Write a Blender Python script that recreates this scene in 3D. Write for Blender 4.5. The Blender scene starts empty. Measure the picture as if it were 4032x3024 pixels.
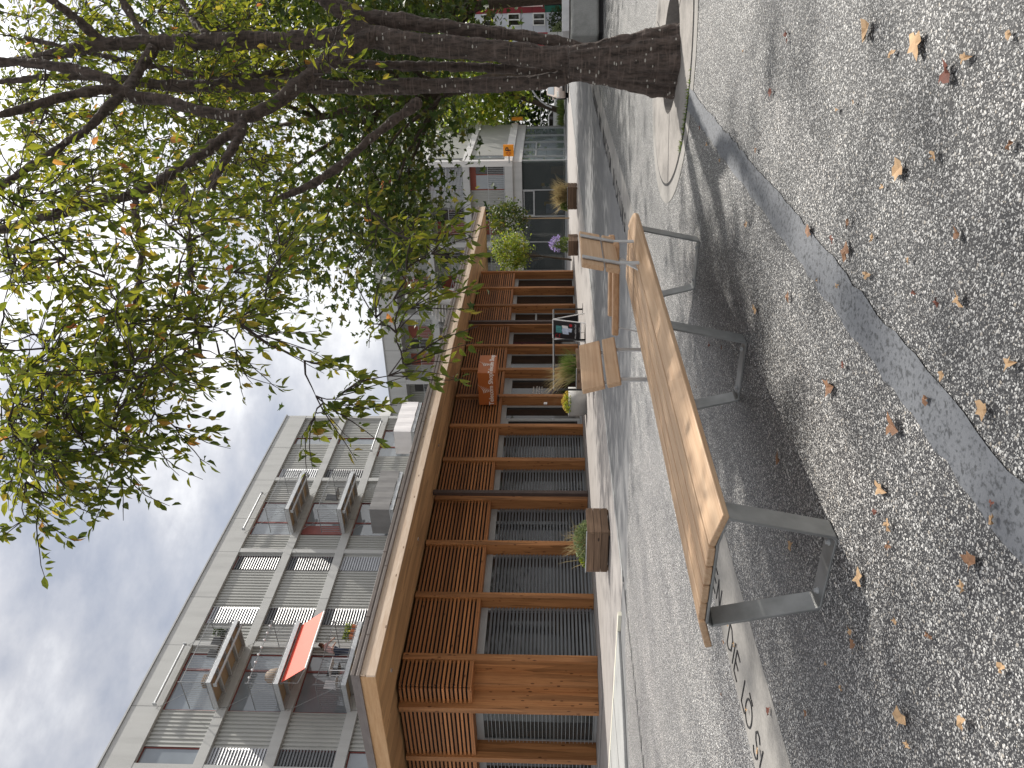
import bpy, bmesh, math, random
import numpy as np
from mathutils import Vector, Matrix
random.seed(7); rng = np.random.default_rng(7)
S = bpy.context.scene; COL = S.collection
R_ = math.radians
# ------------------------------------------------------------------ camera constants (portrait photo stored on its side)
FPX = 3080.; CH = 1.1; PIT = math.atan(156/FPX); TH = math.atan(1811/math.hypot(FPX, 156))
RT = Vector((math.sin(TH), -math.cos(TH), 0)); FH = Vector((math.cos(TH), math.sin(TH), 0)); UZ = Vector((0, 0, 1))
FW = FH*math.cos(PIT)+UZ*math.sin(PIT); UP = UZ*math.cos(PIT)-FH*math.sin(PIT); EYE = Vector((0, 0, CH))

# ------------------------------------------------------------------ helpers
def tag(o, label=None, cat=None, group=None, kind=None):
    if label: o['label'] = label
    if cat: o['category'] = cat
    if group: o['group'] = group
    if kind: o['kind'] = kind
    return o
def wloc(o):
    p = Vector(o.location)
    while o.parent: o = o.parent; p += o.location
    return p
def thing(name, loc, label, cat, group=None):
    o = bpy.data.objects.new(name, None); o.location = loc; o.empty_display_size = .2
    COL.objects.link(o); return tag(o, label, cat, group)

class MB:
    def __init__(s): s.v = []; s.f = []
    def add(s, vs, fs):
        n = len(s.v); s.v += [tuple(v) for v in vs]; s.f += [tuple(i+n for i in f) for f in fs]; return s
    def box(s, x0, x1, y0, y1, z0, z1):
        return s.add([(x0,y0,z0),(x1,y0,z0),(x1,y1,z0),(x0,y1,z0),(x0,y0,z1),(x1,y0,z1),(x1,y1,z1),(x0,y1,z1)],
              [(0,3,2,1),(4,5,6,7),(0,1,5,4),(1,2,6,5),(2,3,7,6),(3,0,4,7)])
    def obox(s, c, ax, ay, az, hx, hy, hz):
        c = Vector(c); ax, ay, az = Vector(ax).normalized(), Vector(ay).normalized(), Vector(az).normalized()
        vs = [c+ax*hx*i+ay*hy*j+az*hz*k for k in (-1,1) for i,j in ((-1,-1),(1,-1),(1,1),(-1,1))]
        return s.add(vs, [(0,3,2,1),(4,5,6,7),(0,1,5,4),(1,2,6,5),(2,3,7,6),(3,0,4,7)])
    def bar(s, a, b, w, h, up=(0,0,1)):
        a, b = Vector(a), Vector(b); d = (b-a); L = d.length; d.normalize(); u = Vector(up)
        if abs(d.dot(u)) > .98: u = Vector((1,0,0))
        sd = d.cross(u).normalized(); u = sd.cross(d)
        return s.obox((a+b)/2, d, sd, u, L/2, w/2, h/2)
    def tube(s, pts, rad, n=8, caps=True):
        pts = [Vector(p) for p in pts]; k = len(pts)
        if not hasattr(rad, '__len__'): rad = [rad]*k
        base = len(s.v); pu = None
        for i, p in enumerate(pts):
            d = (pts[min(i+1,k-1)]-pts[max(i-1,0)]).normalized()
            u = pu if pu is not None else (Vector((0,0,1)) if abs(d.z) < .9 else Vector((1,0,0)))
            u = (u-d*d.dot(u))
            if u.length < 1e-5: u = d.orthogonal()
            u.normalize(); w = d.cross(u); pu = u
            for j in range(n):
                a = 2*math.pi*j/n; s.v.append(tuple(p+(u*math.cos(a)+w*math.sin(a))*rad[i]))
        for i in range(k-1):
            for j in range(n):
                a = base+i*n+j; b = base+i*n+(j+1) % n; s.f.append((a, b, b+n, a+n))
        if caps:
            s.f.append(tuple(base+j for j in reversed(range(n)))); s.f.append(tuple(base+(k-1)*n+j for j in range(n)))
        return s
    def cyl(s, c, r, z0, z1, n=24, r1=None):
        r1 = r if r1 is None else r1
        vs = [(c[0]+q*math.cos(2*math.pi*j/n), c[1]+q*math.sin(2*math.pi*j/n), z) for z, q in ((z0,r),(z1,r1)) for j in range(n)]
        return s.add(vs, [tuple(reversed(range(n))), tuple(range(n,2*n))]+[(j,(j+1)%n,n+(j+1)%n,n+j) for j in range(n)])
    def prism(s, poly, z0, z1):
        n = len(poly)
        return s.add([(x,y,z0) for x,y in poly]+[(x,y,z1) for x,y in poly], [tuple(reversed(range(n))), tuple(range(n,2*n))]+[(j,(j+1)%n,n+(j+1)%n,n+j) for j in range(n)])
    def extr(s, prof, a, b):            # profile (u,w) list swept between frames a,b : function (u,w)->point
        n = len(prof)
        return s.add([a(*p) for p in prof]+[b(*p) for p in prof], [tuple(reversed(range(n))), tuple(range(n,2*n))]+[(j,(j+1)%n,n+(j+1)%n,n+j) for j in range(n)])
    def build(s, name, m, parent=None, loc=None, bevel=0, smooth=False, segs=2, label=None):
        off = wloc(parent) if parent else Vector(loc or (0,0,0))
        me = bpy.data.meshes.new(name)
        me.from_pydata([(v[0]-off.x, v[1]-off.y, v[2]-off.z) for v in s.v], [], s.f); me.update()
        bm = bmesh.new(); bm.from_mesh(me); bmesh.ops.recalc_face_normals(bm, faces=bm.faces); bm.to_mesh(me); bm.free()
        o = bpy.data.objects.new(name, me); COL.objects.link(o)
        if m: me.materials.append(m)
        if parent: o.parent = parent
        else: o.location = off
        if smooth:
            me.polygons.foreach_set('use_smooth', [True]*len(me.polygons))
        if bevel:
            b = o.modifiers.new('bevel', 'BEVEL'); b.width = bevel; b.segments = segs; b.limit_method = 'ANGLE'; b.angle_limit = R_(40)
        if label: o['label'] = label
        return o
def struct(mb, name, m, **k): return tag(mb.build(name, m, **k), kind='structure')

# ------------------------------------------------------------------ materials
def newmat(name):
    m = bpy.data.materials.new(name); m.use_nodes = True; nt = m.node_tree
    return m, nt, nt.nodes, nt.links, nt.nodes['Principled BSDF']
def N(nt, t, **k):
    n = nt.nodes.new(t)
    for a, b in k.items():
        if a.startswith('i_'):
            n.inputs[a[2:].replace('_', ' ')].default_value = b
        else: setattr(n, a, b)
    return n
def ramp(nt, src, stops):
    r = nt.nodes.new('ShaderNodeValToRGB'); e = r.color_ramp.elements
    while len(e) < len(stops): e.new(.5)
    for x, (p, c) in zip(e, stops): x.position = p; x.color = (*c, 1) if len(c) == 3 else c
    nt.links.new(src, r.inputs[0]); return r.outputs[0]
def coords(nt, scale=(1,1,1), src='Object', rot=(0,0,0)):
    tc = N(nt, 'ShaderNodeTexCoord'); mp = N(nt, 'ShaderNodeMapping'); mp.inputs['Scale'].default_value = scale; mp.inputs['Rotation'].default_value = rot
    nt.links.new(tc.outputs[src], mp.inputs[0]); return mp.outputs[0]
def noise(nt, vec, sc, detail=5, rough=.55):
    n = N(nt, 'ShaderNodeTexNoise'); n.inputs['Scale'].default_value = sc; n.inputs['Detail'].default_value = detail; n.inputs['Roughness'].default_value = rough
    if vec is not None: nt.links.new(vec, n.inputs['Vector'])
    return n.outputs['Fac']
def mix(nt, fac, a, b, mode='MIX'):
    n = N(nt, 'ShaderNodeMix', data_type='RGBA', blend_type=mode)
    for s, v in ((0, fac), (6, a), (7, b)):
        if hasattr(v, 'is_linked'): nt.links.new(v, n.inputs[s])
        else: n.inputs[s].default_value = v if s == 0 else (*v, 1)
    return n.outputs[2]
def math_(nt, op, a, b=0):
    n = N(nt, 'ShaderNodeMath', operation=op)
    for s, v in ((0, a), (1, b)):
        if hasattr(v, 'is_linked'): nt.links.new(v, n.inputs[s])
        else: n.inputs[s].default_value = v
    return n.outputs[0]
def bump(nt, bs, h, strength=.3, dist=.01):
    b = N(nt, 'ShaderNodeBump'); b.inputs['Strength'].default_value = strength; b.inputs['Distance'].default_value = dist
    nt.links.new(h, b.inputs['Height']); nt.links.new(b.outputs[0], bs.inputs['Normal'])
def plain(name, c1, c2=None, sc=3., scale=(1,1,1), rough=.6, metal=0., bmp=0., bsc=60., island=0., spec=.5, detail=6, lo=.3, hi=.7):
    m, nt, nd, L, bs = newmat(name); c2 = c2 or tuple(x*.8 for x in c1)
    v = coords(nt, scale); f = noise(nt, v, sc, detail)
    col = ramp(nt, f, [(lo, c2), (hi, c1)])
    if island:
        g = N(nt, 'ShaderNodeNewGeometry'); h = N(nt, 'ShaderNodeHueSaturation')
        vv = N(nt, 'ShaderNodeMapRange'); vv.inputs['To Min'].default_value = 1-island; vv.inputs['To Max'].default_value = 1+island
        L.new(g.outputs['Random Per Island'], vv.inputs[0]); L.new(vv.outputs[0], h.inputs['Value']); L.new(col, h.inputs['Color']); col = h.outputs[0]
    L.new(col, bs.inputs['Base Color']); bs.inputs['Roughness'].default_value = rough; bs.inputs['Metallic'].default_value = metal
    bs.inputs['Specular IOR Level'].default_value = spec
    if bmp: bump(nt, bs, noise(nt, v, bsc, 4), bmp, .004)
    return m
def wood(name, light, dark, axis, rough=.6, knots=.0, island=.18, fine=1., board=0.):
    m, nt, nd, L, bs = newmat(name)
    sc = [34*fine, 34*fine, 34*fine]; sc[axis] = 1.1
    v = coords(nt, tuple(sc)); g = N(nt, 'ShaderNodeNewGeometry')
    av = N(nt, 'ShaderNodeVectorMath', operation='ADD'); cm = N(nt, 'ShaderNodeCombineXYZ')
    rr = math_(nt, 'MULTIPLY', g.outputs['Random Per Island'], 57.); L.new(rr, cm.inputs[0]); L.new(rr, cm.inputs[1]); L.new(rr, cm.inputs[2])
    L.new(v, av.inputs[0]); L.new(cm.outputs[0], av.inputs[1])
    f1 = noise(nt, av.outputs[0], 1., 4, .6); f2 = noise(nt, av.outputs[0], 4.2, 3, .6)
    f = math_(nt, 'ADD', math_(nt, 'MULTIPLY', f1, .65), math_(nt, 'MULTIPLY', f2, .35))
    md = tuple(a*.55+b*.45 for a, b in zip(light, dark))
    col = ramp(nt, f, [(.3, dark), (.5, md), (.68, light)])
    big = noise(nt, coords(nt, (1.5,1.5,1.5)), 1.3, 3); col = mix(nt, math_(nt, 'MULTIPLY', big, .5), col, tuple(x*.72 for x in md))
    if board:
        # laminated lamellas : steps of tone across the board
        wv = N(nt, 'ShaderNodeTexVoronoi', feature='F1'); wv.inputs['Scale'].default_value = 1
        s2 = [board]*3; s2[axis] = .55; L.new(coords(nt, tuple(s2)), wv.inputs['Vector']); sp = N(nt, 'ShaderNodeSeparateColor'); L.new(wv.outputs['Color'], sp.inputs[0])
        hb = N(nt, 'ShaderNodeHueSaturation'); mr = N(nt, 'ShaderNodeMapRange'); mr.inputs['To Min'].default_value = .68; mr.inputs['To Max'].default_value = 1.28
        L.new(sp.outputs[0], mr.inputs[0]); L.new(mr.outputs[0], hb.inputs['Value']); L.new(col, hb.inputs['Color']); col = hb.outputs[0]
    if knots:
        kv = N(nt, 'ShaderNodeTexVoronoi', feature='F1'); ks = [9., 9., 9.]; ks[axis] = 3.2
        L.new(coords(nt, tuple(ks)), kv.inputs['Vector']); kv.inputs['Scale'].default_value = 1.
        sp = N(nt, 'ShaderNodeSeparateColor'); L.new(kv.outputs['Color'], sp.inputs[0])
        kd = math_(nt, 'MULTIPLY', math_(nt, 'LESS_THAN', kv.outputs['Distance'], .15), math_(nt, 'GREATER_THAN', sp.outputs[0], 1-knots))
        col = mix(nt, math_(nt, 'MULTIPLY', kd, .85), col, (dark[0]*.35, dark[1]*.3, dark[2]*.3))
    h = N(nt, 'ShaderNodeHueSaturation'); vv = N(nt, 'ShaderNodeMapRange'); vv.inputs['To Min'].default_value = 1-island; vv.inputs['To Max'].default_value = 1+island
    L.new(g.outputs['Random Per Island'], vv.inputs[0]); L.new(vv.outputs[0], h.inputs['Value']); L.new(col, h.inputs['Color'])
    L.new(h.outputs[0], bs.inputs['Base Color']); bs.inputs['Roughness'].default_value = rough; bs.inputs['Specular IOR Level'].default_value = .3
    bump(nt, bs, f, .25, .002); return m
def aggregate(name='exposed_aggregate', gain=1.):
    m, nt, nd, L, bs = newmat(name)
    v = coords(nt)
    wob = N(nt, 'ShaderNodeTexNoise'); wob.inputs['Scale'].default_value = 60; L.new(v, wob.inputs['Vector'])
    wv = N(nt, 'ShaderNodeVectorMath', operation='MULTIPLY_ADD'); wv.inputs[1].default_value = (.012,.012,.012); L.new(wob.outputs['Color'], wv.inputs[0]); L.new(v, wv.inputs[2])
    def vor(sc, lo):
        n = N(nt, 'ShaderNodeTexVoronoi', feature='F1'); n.inputs['Scale'].default_value = sc; L.new(wv.outputs[0], n.inputs['Vector'])
        sp = N(nt, 'ShaderNodeSeparateColor'); L.new(n.outputs['Color'], sp.inputs[0])
        th = math_(nt, 'MULTIPLY_ADD' if False else 'MULTIPLY', sp.outputs[1], .28)
        th = math_(nt, 'ADD', th, lo)
        return math_(nt, 'LESS_THAN', n.outputs['Distance'], th), sp.outputs[0], n.outputs['Distance']
    k1, c1, d1 = vor(96., .23); k2, c2, d2 = vor(190., .2)
    st = lambda c: ramp(nt, c, [(0, (.06,.058,.06)), (.3, (.19,.188,.185)), (.6, (.40,.395,.385)), (.85, (.66,.65,.63)), (1, (.34,.30,.25))])
    binder = ramp(nt, noise(nt, v, 300., 3), [(.3, (.012,.012,.014)), (.7, (.045,.045,.048))])
    col = mix(nt, k2, binder, st(c2)); col = mix(nt, k1, col, st(c1))
    wear = ramp(nt, noise(nt, coords(nt, (.35, 1.1, 1)), 1.6, 6, .62), [(.33, (.66*gain,.66*gain,.67*gain)), (.5, (.92*gain,.92*gain,.91*gain)), (.68, (1.14*gain,1.12*gain,1.1*gain))])
    col = mix(nt, 1., col, wear, 'MULTIPLY')
    L.new(col, bs.inputs['Base Color']); bs.inputs['Roughness'].default_value = .55; bs.inputs['Specular IOR Level'].default_value = .5
    hh = math_(nt, 'SUBTRACT', .5, math_(nt, 'MINIMUM', d1, .5)); bump(nt, bs, hh, .9, .006); return m
def asphalt():
    m, nt, nd, L, bs = newmat('smooth_asphalt'); v = coords(nt)
    col = ramp(nt, noise(nt, v, 180., 3), [(.3, (.135,.134,.135)), (.7, (.2,.199,.198))])
    w = ramp(nt, noise(nt, coords(nt, (.5, 3.5, 1), rot=(0,0,R_(-35))), 1.3, 6, .65), [(.4, (.85,.85,.86)), (.6, (1,1,1)), (.73, (1.5,1.48,1.45))])
    L.new(mix(nt, 1., col, w, 'MULTIPLY'), bs.inputs['Base Color']); bs.inputs['Roughness'].default_value = .85; bump(nt, bs, noise(nt, v, 220., 2), .3, .004); return m
def concrete(name, c, var=.2, streak=False, rough=.8, sc=1.6):
    m, nt, nd, L, bs = newmat(name); v = coords(nt)
    d = tuple(x*(1-var) for x in c); e = tuple(min(1, x*(1+var*.5)) for x in c)
    col = ramp(nt, noise(nt, coords(nt, (3,3,.35)) if streak else v, sc, 8, .62), [(.3, d), (.5, c), (.72, e)])
    fin = ramp(nt, noise(nt, v, 45., 4), [(.35, (.9,.9,.9)), (.65, (1.06,1.06,1.06))])
    L.new(mix(nt, 1., col, fin, 'MULTIPLY'), bs.inputs['Base Color']); bs.inputs['Roughness'].default_value = rough; bs.inputs['Specular IOR Level'].default_value = .3
    bump(nt, bs, noise(nt, v, 90., 4), .15, .003); return m
def leafmat(name, stops, trans, tfac=.5, rough=.45):
    m, nt, nd, L, bs = newmat(name); g = N(nt, 'ShaderNodeNewGeometry')
    col = ramp(nt, g.outputs['Random Per Island'], stops); bs.inputs['Roughness'].default_value = rough; bs.inputs['Specular IOR Level'].default_value = .35
    L.new(col, bs.inputs['Base Color']); t = N(nt, 'ShaderNodeBsdfTranslucent')
    tc = ramp(nt, g.outputs['Random Per Island'], trans); L.new(tc, t.inputs['Color'])
    mx = N(nt, 'ShaderNodeMixShader'); mx.inputs[0].default_value = tfac; L.new(bs.outputs[0], mx.inputs[1]); L.new(t.outputs[0], mx.inputs[2])
    L.new(mx.outputs[0], nd['Material Output'].inputs['Surface']); return m
def bark(name, c1, c2, spots=0.):
    m, nt, nd, L, bs = newmat(name); v = coords(nt, (9,9,2.2))
    f = noise(nt, v, 3.2, 8, .7); col = ramp(nt, f, [(.35, c2), (.62, c1)])
    ring = noise(nt, coords(nt, (5,5,60)), 1., 3); col = mix(nt, ramp(nt, ring, [(.55, (0,0,0)), (.66, (.6,.6,.6))]), col, tuple(x*1.5 for x in c1))
    if spots:
        k = N(nt, 'ShaderNodeTexVoronoi', feature='F1'); L.new(coords(nt, (16,16,40)), k.inputs['Vector']); k.inputs['Scale'].default_value = 1.
        sp = N(nt, 'ShaderNodeSeparateColor'); L.new(k.outputs['Color'], sp.inputs[0])
        kk = math_(nt, 'MULTIPLY', math_(nt, 'LESS_THAN', k.outputs['Distance'], .26), math_(nt, 'GREATER_THAN', sp.outputs[0], 1-spots))
        col = mix(nt, kk, col, (.36,.34,.3))
    L.new(col, bs.inputs['Base Color']); bs.inputs['Roughness'].default_value = .9; bump(nt, bs, f, .8, .02); return m
def glass(name, base=(.02,.022,.025), rough=.04, see=0., spec=.5):
    m, nt, nd, L, bs = newmat(name); bs.inputs['Roughness'].default_value = rough; bs.inputs['Specular IOR Level'].default_value = spec
    L.new(ramp(nt, noise(nt, coords(nt), .8, 3), [(.3, base), (.7, tuple(x*1.3 for x in base))]), bs.inputs['Base Color'])
    if see:
        t = N(nt, 'ShaderNodeBsdfTransparent'); mx = N(nt, 'ShaderNodeMixShader'); mx.inputs[0].default_value = see
        L.new(bs.outputs[0], mx.inputs[1]); L.new(t.outputs[0], mx.inputs[2]); L.new(mx.outputs[0], nd['Material Output'].inputs['Surface'])
    return m
M = {}
M['agg'] = aggregate(); M['agg2'] = aggregate('sunlit_aggregate', 1.5); M['asph'] = asphalt()  # far plaza copy of the aggregate: its sunlit brightness is put into the colour
M['strip'] = concrete('strip_concrete', (.24,.228,.212), .25, sc=2.5)
M['apron'] = concrete('apron_concrete', (.30,.278,.262), .18)
M['kerb'] = concrete('kerb_concrete', (.33,.33,.32), .15); M['ring'] = concrete('ring_concrete', (.24,.222,.204), .35, sc=3)
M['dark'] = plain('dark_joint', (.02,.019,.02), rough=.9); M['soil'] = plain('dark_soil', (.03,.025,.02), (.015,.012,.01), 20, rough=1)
M['patch'] = plain('bitumen_patch', (.12,.126,.138), (.04,.043,.048), 62, rough=.6, bmp=.5, bsc=80, lo=.36, hi=.5)
M['white'] = plain('white_paint', (.78,.75,.62), rough=.6); M['whitep'] = plain('white_panel', (.78,.77,.77), rough=.5)
M['seat'] = wood('bench_larch', (.60,.43,.28), (.36,.20,.10), 0, .55, island=.1, fine=1.6)
M['seat_y'] = wood('armrest_larch', (.60,.40,.24), (.38,.19,.09), 1, .5, island=.08, fine=1.6)
PL, PD = (.52,.25,.10), (.22,.078,.024)
M['wz'] = wood('facade_larch_upright', PL, PD, 2, .6, .75, .14, board=9.); M['wx'] = wood('facade_larch_along', (.46,.20,.075), (.20,.07,.022), 0, .6, .5, .3)
M['wy'] = wood('facade_larch_across', (.50,.22,.085), (.22,.08,.026), 1, .6, .5, .3)
M['soffit'] = wood('soffit_spruce', (.50,.31,.16), (.34,.18,.08), 0, .6, .1, .05, .6, board=6.)
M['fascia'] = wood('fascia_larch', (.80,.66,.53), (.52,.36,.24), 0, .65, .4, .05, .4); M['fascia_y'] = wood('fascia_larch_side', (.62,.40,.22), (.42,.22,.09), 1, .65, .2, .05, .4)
M['crate'] = wood('weathered_crate', (.24,.155,.10), (.05,.03,.02), 1, .8, .2, .3); M['crate_x'] = wood('weathered_crate_end', (.24,.155,.10), (.05,.03,.02), 0, .8, .2, .3)
M['steel'] = plain('galvanised_steel', (.30,.305,.30), (.20,.205,.20), 9, rough=.42, metal=.6, bmp=.1, bsc=40)
M['rail'] = plain('railing_steel', (.22,.225,.23), (.17,.175,.18), 9, rough=.45, metal=.3)
M['steel_lt'] = plain('galvanised_light', (.50,.51,.51), (.36,.37,.38), 12, rough=.5, metal=.35)
M['brown'] = plain('brown_metal', (.085,.055,.045), (.06,.04,.034), 4, rough=.55); M['zinc'] = plain('brown_zinc_trim', (.20,.17,.155), (.15,.125,.115), 3, rough=.5, metal=.3)
M['grey'] = plain('grey_frame', (.33,.335,.335), (.29,.295,.295), 3, rough=.5); M['blind'] = plain('grey_blind', (.20,.21,.22), (.16,.17,.18), 2, rough=.45, metal=.2)
M['blindl'] = plain('light_blind', (.46,.47,.49), (.40,.41,.43), 2, rough=.4); M['blindd'] = plain('dark_blind', (.15,.153,.16), (.12,.122,.128), 2, rough=.4)
M['glass'] = glass('window_glass', (.018,.016,.015)); M['glassr'] = glass('sky_tint_glass', (.17,.19,.205), .03, spec=1.); M['shopglass'] = glass('shop_glass', (.07,.08,.08), .02, .5, .9)  # apartment and shop panes: pale reflection put into the base colour
M['conc'] = concrete('facade_concrete', (.42,.42,.405), .12, True, sc=.8); M['concs'] = concrete('facade_concrete_shade', (.46,.46,.45), .1, True, sc=.8); M['concl'] = concrete('light_concrete', (.62,.61,.59), .1, True)
M['corr'] = plain('corrugated_metal', (.37,.37,.345), (.33,.33,.31), 1, rough=.5); M['corrd'] = plain('gallery_corrugated', (.20,.205,.205), (.16,.165,.165), 1, rough=.55)
M['redf'] = plain('oxide_red_frame', (.20,.045,.035), (.15,.035,.028), 2, rough=.5); M['orange_door'] = plain('rust_red_door', (.24,.05,.026), (.20,.042,.022), 2, rough=.5)
M['tan'] = plain('tan_board', (.34,.245,.15), (.28,.20,.12), 2, rough=.7); M['awn'] = plain('coral_awning', (.80,.115,.07), (.76,.10,.06), 1, rough=.7)
M['fgrey'] = plain('grey_cloth', (.22,.215,.21), (.19,.185,.18), 2, rough=.9); M['fwhite'] = plain('white_cloth', (.82,.79,.78), (.76,.73,.72), 2, rough=.9)
M['sign'] = plain('orange_sign', (.43,.125,.03), (.40,.115,.028), 1, rough=.45); M['letter'] = plain('pale_letter', (.88,.82,.76), rough=.5); M['black'] = plain('black_paint', (.012,.012,.013), rough=.45)
M['psign'] = plain('yellow_orange_sign', (.85,.30,.01), rough=.4); M['red'] = plain('signal_red', (.42,.012,.02), rough=.45); M['redb'] = plain('dark_red_panel', (.23,.016,.028), (.2,.014,.024), 1, rough=.5)
M['green'] = plain('teal_green', (.01,.13,.09), rough=.5); M['wgrey'] = plain('pale_panel', (.56,.57,.64), (.52,.53,.6), 1, rough=.5); M['poster'] = plain('poster_black', (.018,.017,.02), (.012,.012,.014), 6, rough=.35)
M['teal'] = plain('poster_teal', (.10,.33,.33), (.02,.12,.13), 14, rough=.4); M['pale'] = plain('poster_pale', (.55,.62,.74), (.35,.42,.55), 14, rough=.4)
M['tubc'] = concrete('fibre_cement', (.40,.39,.375), .12); M['bigpl'] = concrete('worn_concrete', (.26,.26,.245), .35, sc=2.2)
M['card'] = plain('cardboard', (.42,.30,.19), (.36,.25,.15), 2, rough=.8); M['yellow'] = plain('yellow_cloth', (.72,.46,.02), rough=.8); M['pink'] = plain('pink_fabric', (.72,.42,.40), (.8,.72,.7), 6, rough=.9)
M['skin'] = plain('skin', (.50,.27,.19), rough=.55); M['hair'] = plain('brown_hair', (.10,.05,.025), rough=.7); M['denim'] = plain('dark_trousers', (.03,.045,.09), rough=.9)
M['terra'] = plain('terracotta', (.45,.15,.06), rough=.8); M['wicker'] = plain('wicker', (.33,.26,.20), (.16,.12,.09), 60, rough=.8)
M['car'] = plain('beige_car_paint', (.50,.42,.37), rough=.25, metal=.2); M['cark'] = plain('dark_car_paint', (.03,.032,.04), rough=.25); M['carw'] = plain('white_car_paint', (.72,.73,.76), rough=.25); M['tyre'] = plain('tyre_rubber', (.015,.015,.015), rough=.9)
M['lampred'] = plain('tail_red', (.5,.02,.015), rough=.3); M['chrome'] = plain('lamp_chrome', (.8,.8,.8), rough=.15, metal=.6)
M['bark'] = bark('cherry_bark', (.095,.07,.058), (.022,.016,.012), .16); M['bark2'] = bark('maple_bark', (.09,.065,.045), (.04,.028,.02)); M['twig'] = plain('twig_bark', (.045,.032,.027), rough=.9)
GL = [(0,(.028,.055,.011)),(.5,(.05,.088,.014)),(.9,(.085,.12,.016)),(.985,(.18,.14,.02)),(1,(.34,.09,.03))]
GT = [(0,(.10,.14,.016)),(.5,(.25,.28,.026)),(.9,(.42,.41,.035)),(.985,(.58,.42,.06)),(1,(.8,.3,.1))]
M['leaf'] = leafmat('cherry_leaf', GL, GT, .5)
M['leafm'] = leafmat('maple_leaf', [(0,(.025,.05,.01)),(.7,(.045,.08,.012)),(1,(.10,.10,.015))], [(0,(.05,.08,.012)),(.7,(.11,.15,.018)),(1,(.26,.22,.03))], .35)
M['leafy'] = leafmat('lime_leaf', [(0,(.06,.11,.015)),(.7,(.11,.16,.02)),(1,(.2,.19,.03))], [(0,(.2,.3,.03)),(.7,(.36,.43,.04)),(1,(.55,.48,.06))], .45)
M['leafd'] = leafmat('hedge_leaf', [(0,(.015,.03,.01)),(.7,(.03,.055,.015)),(1,(.05,.07,.02))], [(0,(.04,.07,.01)),(1,(.10,.14,.02))], .3)
M['grassg'] = leafmat('grass_blade', [(0,(.07,.13,.03)),(1,(.16,.2,.05))], [(0,(.15,.24,.04)),(1,(.3,.34,.08))], .35); M['straw'] = leafmat('straw_blade', [(0,(.3,.22,.11)),(1,(.42,.34,.17))], [(0,(.35,.25,.12)),(1,(.5,.42,.2))], .35)
M['sage'] = leafmat('sage_leaf', [(0,(.12,.16,.07)),(1,(.24,.28,.14))], [(0,(.2,.25,.08)),(1,(.3,.36,.14))], .3); M['yflow'] = leafmat('yellow_sedum', [(0,(.35,.25,.04)),(1,(.6,.45,.1))], [(0,(.5,.35,.05)),(1,(.7,.55,.1))], .3)
M['lilac'] = leafmat('lilac_flower', [(0,(.34,.25,.55)),(1,(.5,.42,.7))], [(0,(.4,.3,.6)),(1,(.5,.4,.7))], .3)
M['dry'] = plain('dry_leaf', (.27,.14,.07), (.12,.055,.025), 25, rough=.75, island=.0); M['dryr'] = plain('red_dry_leaf', (.2,.06,.035), (.09,.028,.016), 25, rough=.75); M['dryt'] = plain('tan_dry_leaf', (.46,.31,.17), (.3,.18,.09), 25, rough=.75)
m, nt, nd, L, bs = newmat('lamp_glow'); bs.inputs['Emission Color'].default_value = (1,.8,.4,1); bs.inputs['Emission Strength'].default_value = 4; M['glow'] = m

def text(name, s, size, m, parent, origin, ex, ey, ext=.004, align='CENTER', bold=0.):
    c = bpy.data.curves.new(name, 'FONT'); c.body = s; c.size = size; c.extrude = ext; c.align_x = align; c.offset = bold; c.resolution_u = 4
    t = bpy.data.objects.new(name, c); COL.objects.link(t)
    dg = bpy.context.evaluated_depsgraph_get(); me = bpy.data.meshes.new_from_object(t.evaluated_get(dg)); bpy.data.objects.remove(t)
    ex, ey = Vector(ex), Vector(ey); ez = ex.cross(ey); off = wloc(parent) if parent else Vector((0,0,0)); og = Vector(origin)-off
    mt = Matrix(((ex.x,ey.x,ez.x,og.x),(ex.y,ey.y,ez.y,og.y),(ex.z,ey.z,ez.z,og.z),(0,0,0,1))); me.transform(mt)
    me.materials.clear(); me.materials.append(m); o = bpy.data.objects.new(name, me); COL.objects.link(o); o.parent = parent
    return o
FY = ((1,0,0),(0,0,1)); FX = ((0,-1,0),(0,0,1))     # sheets that face -y / -x

# ------------------------------------------------------------------ ground
RC, RH = (7.75, 1.05), .52
def holed(poly, z, name, m):
    bm = bmesh.new()
    def loop(pts):
        vs = [bm.verts.new((x, y, z)) for x, y in pts]; return [bm.edges.new((vs[i], vs[(i+1) % len(vs)])) for i in range(len(vs))]
    es = loop(poly)+loop([(RC[0]+RH*math.cos(2*math.pi*i/40), RC[1]+RH*math.sin(2*math.pi*i/40)) for i in range(40)])
    bmesh.ops.triangle_fill(bm, use_beauty=True, use_dissolve=False, edges=es)
    for f in bm.faces:
        f.normal_update()
        if f.normal.z < 0: f.normal_flip()
    me = bpy.data.meshes.new(name); bm.to_mesh(me); bm.free(); me.materials.append(m)
    o = bpy.data.objects.new(name, me); COL.objects.link(o); return tag(o, kind='structure')
def sheet(poly, z, name, m):
    return struct(MB().add([(x,y,z) for x,y in poly], [tuple(range(len(poly)))]), name, m)
holed([(-220,-220),(260,-220),(260,260),(-220,260)], 0, 'ground', M['asph'])
holed([(-14,-16),(24,-16),(24,3.36),(-14,3.36)], .004, 'plaza_paving', M['agg'])
sheet([(-14,3.95),(10.3,3.95),(9.75,5),(9.15,6),(9.0,7),(8.6,7.9),(8.15,9.4),(7.5,9.93),(6.9,10.27),(3.0,12.5),(-14,20)], .004, 'plaza_paving', M['agg2'])
sheet([(-14,3.36),(60,3.36),(60,3.95),(-14,3.95)], .005, 'text_strip_paving', M['strip'])
sheet([(8.95,8.72),(54.5,8.72),(54.5,14.1),(11.05,14.1),(11.05,22),(8.95,22)], .004, 'pavement', M['apron'])
sheet([(36.6,14.1),(54.6,14.1),(54.6,32),(36.6,32)], .004, 'pavement', M['apron'])
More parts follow.
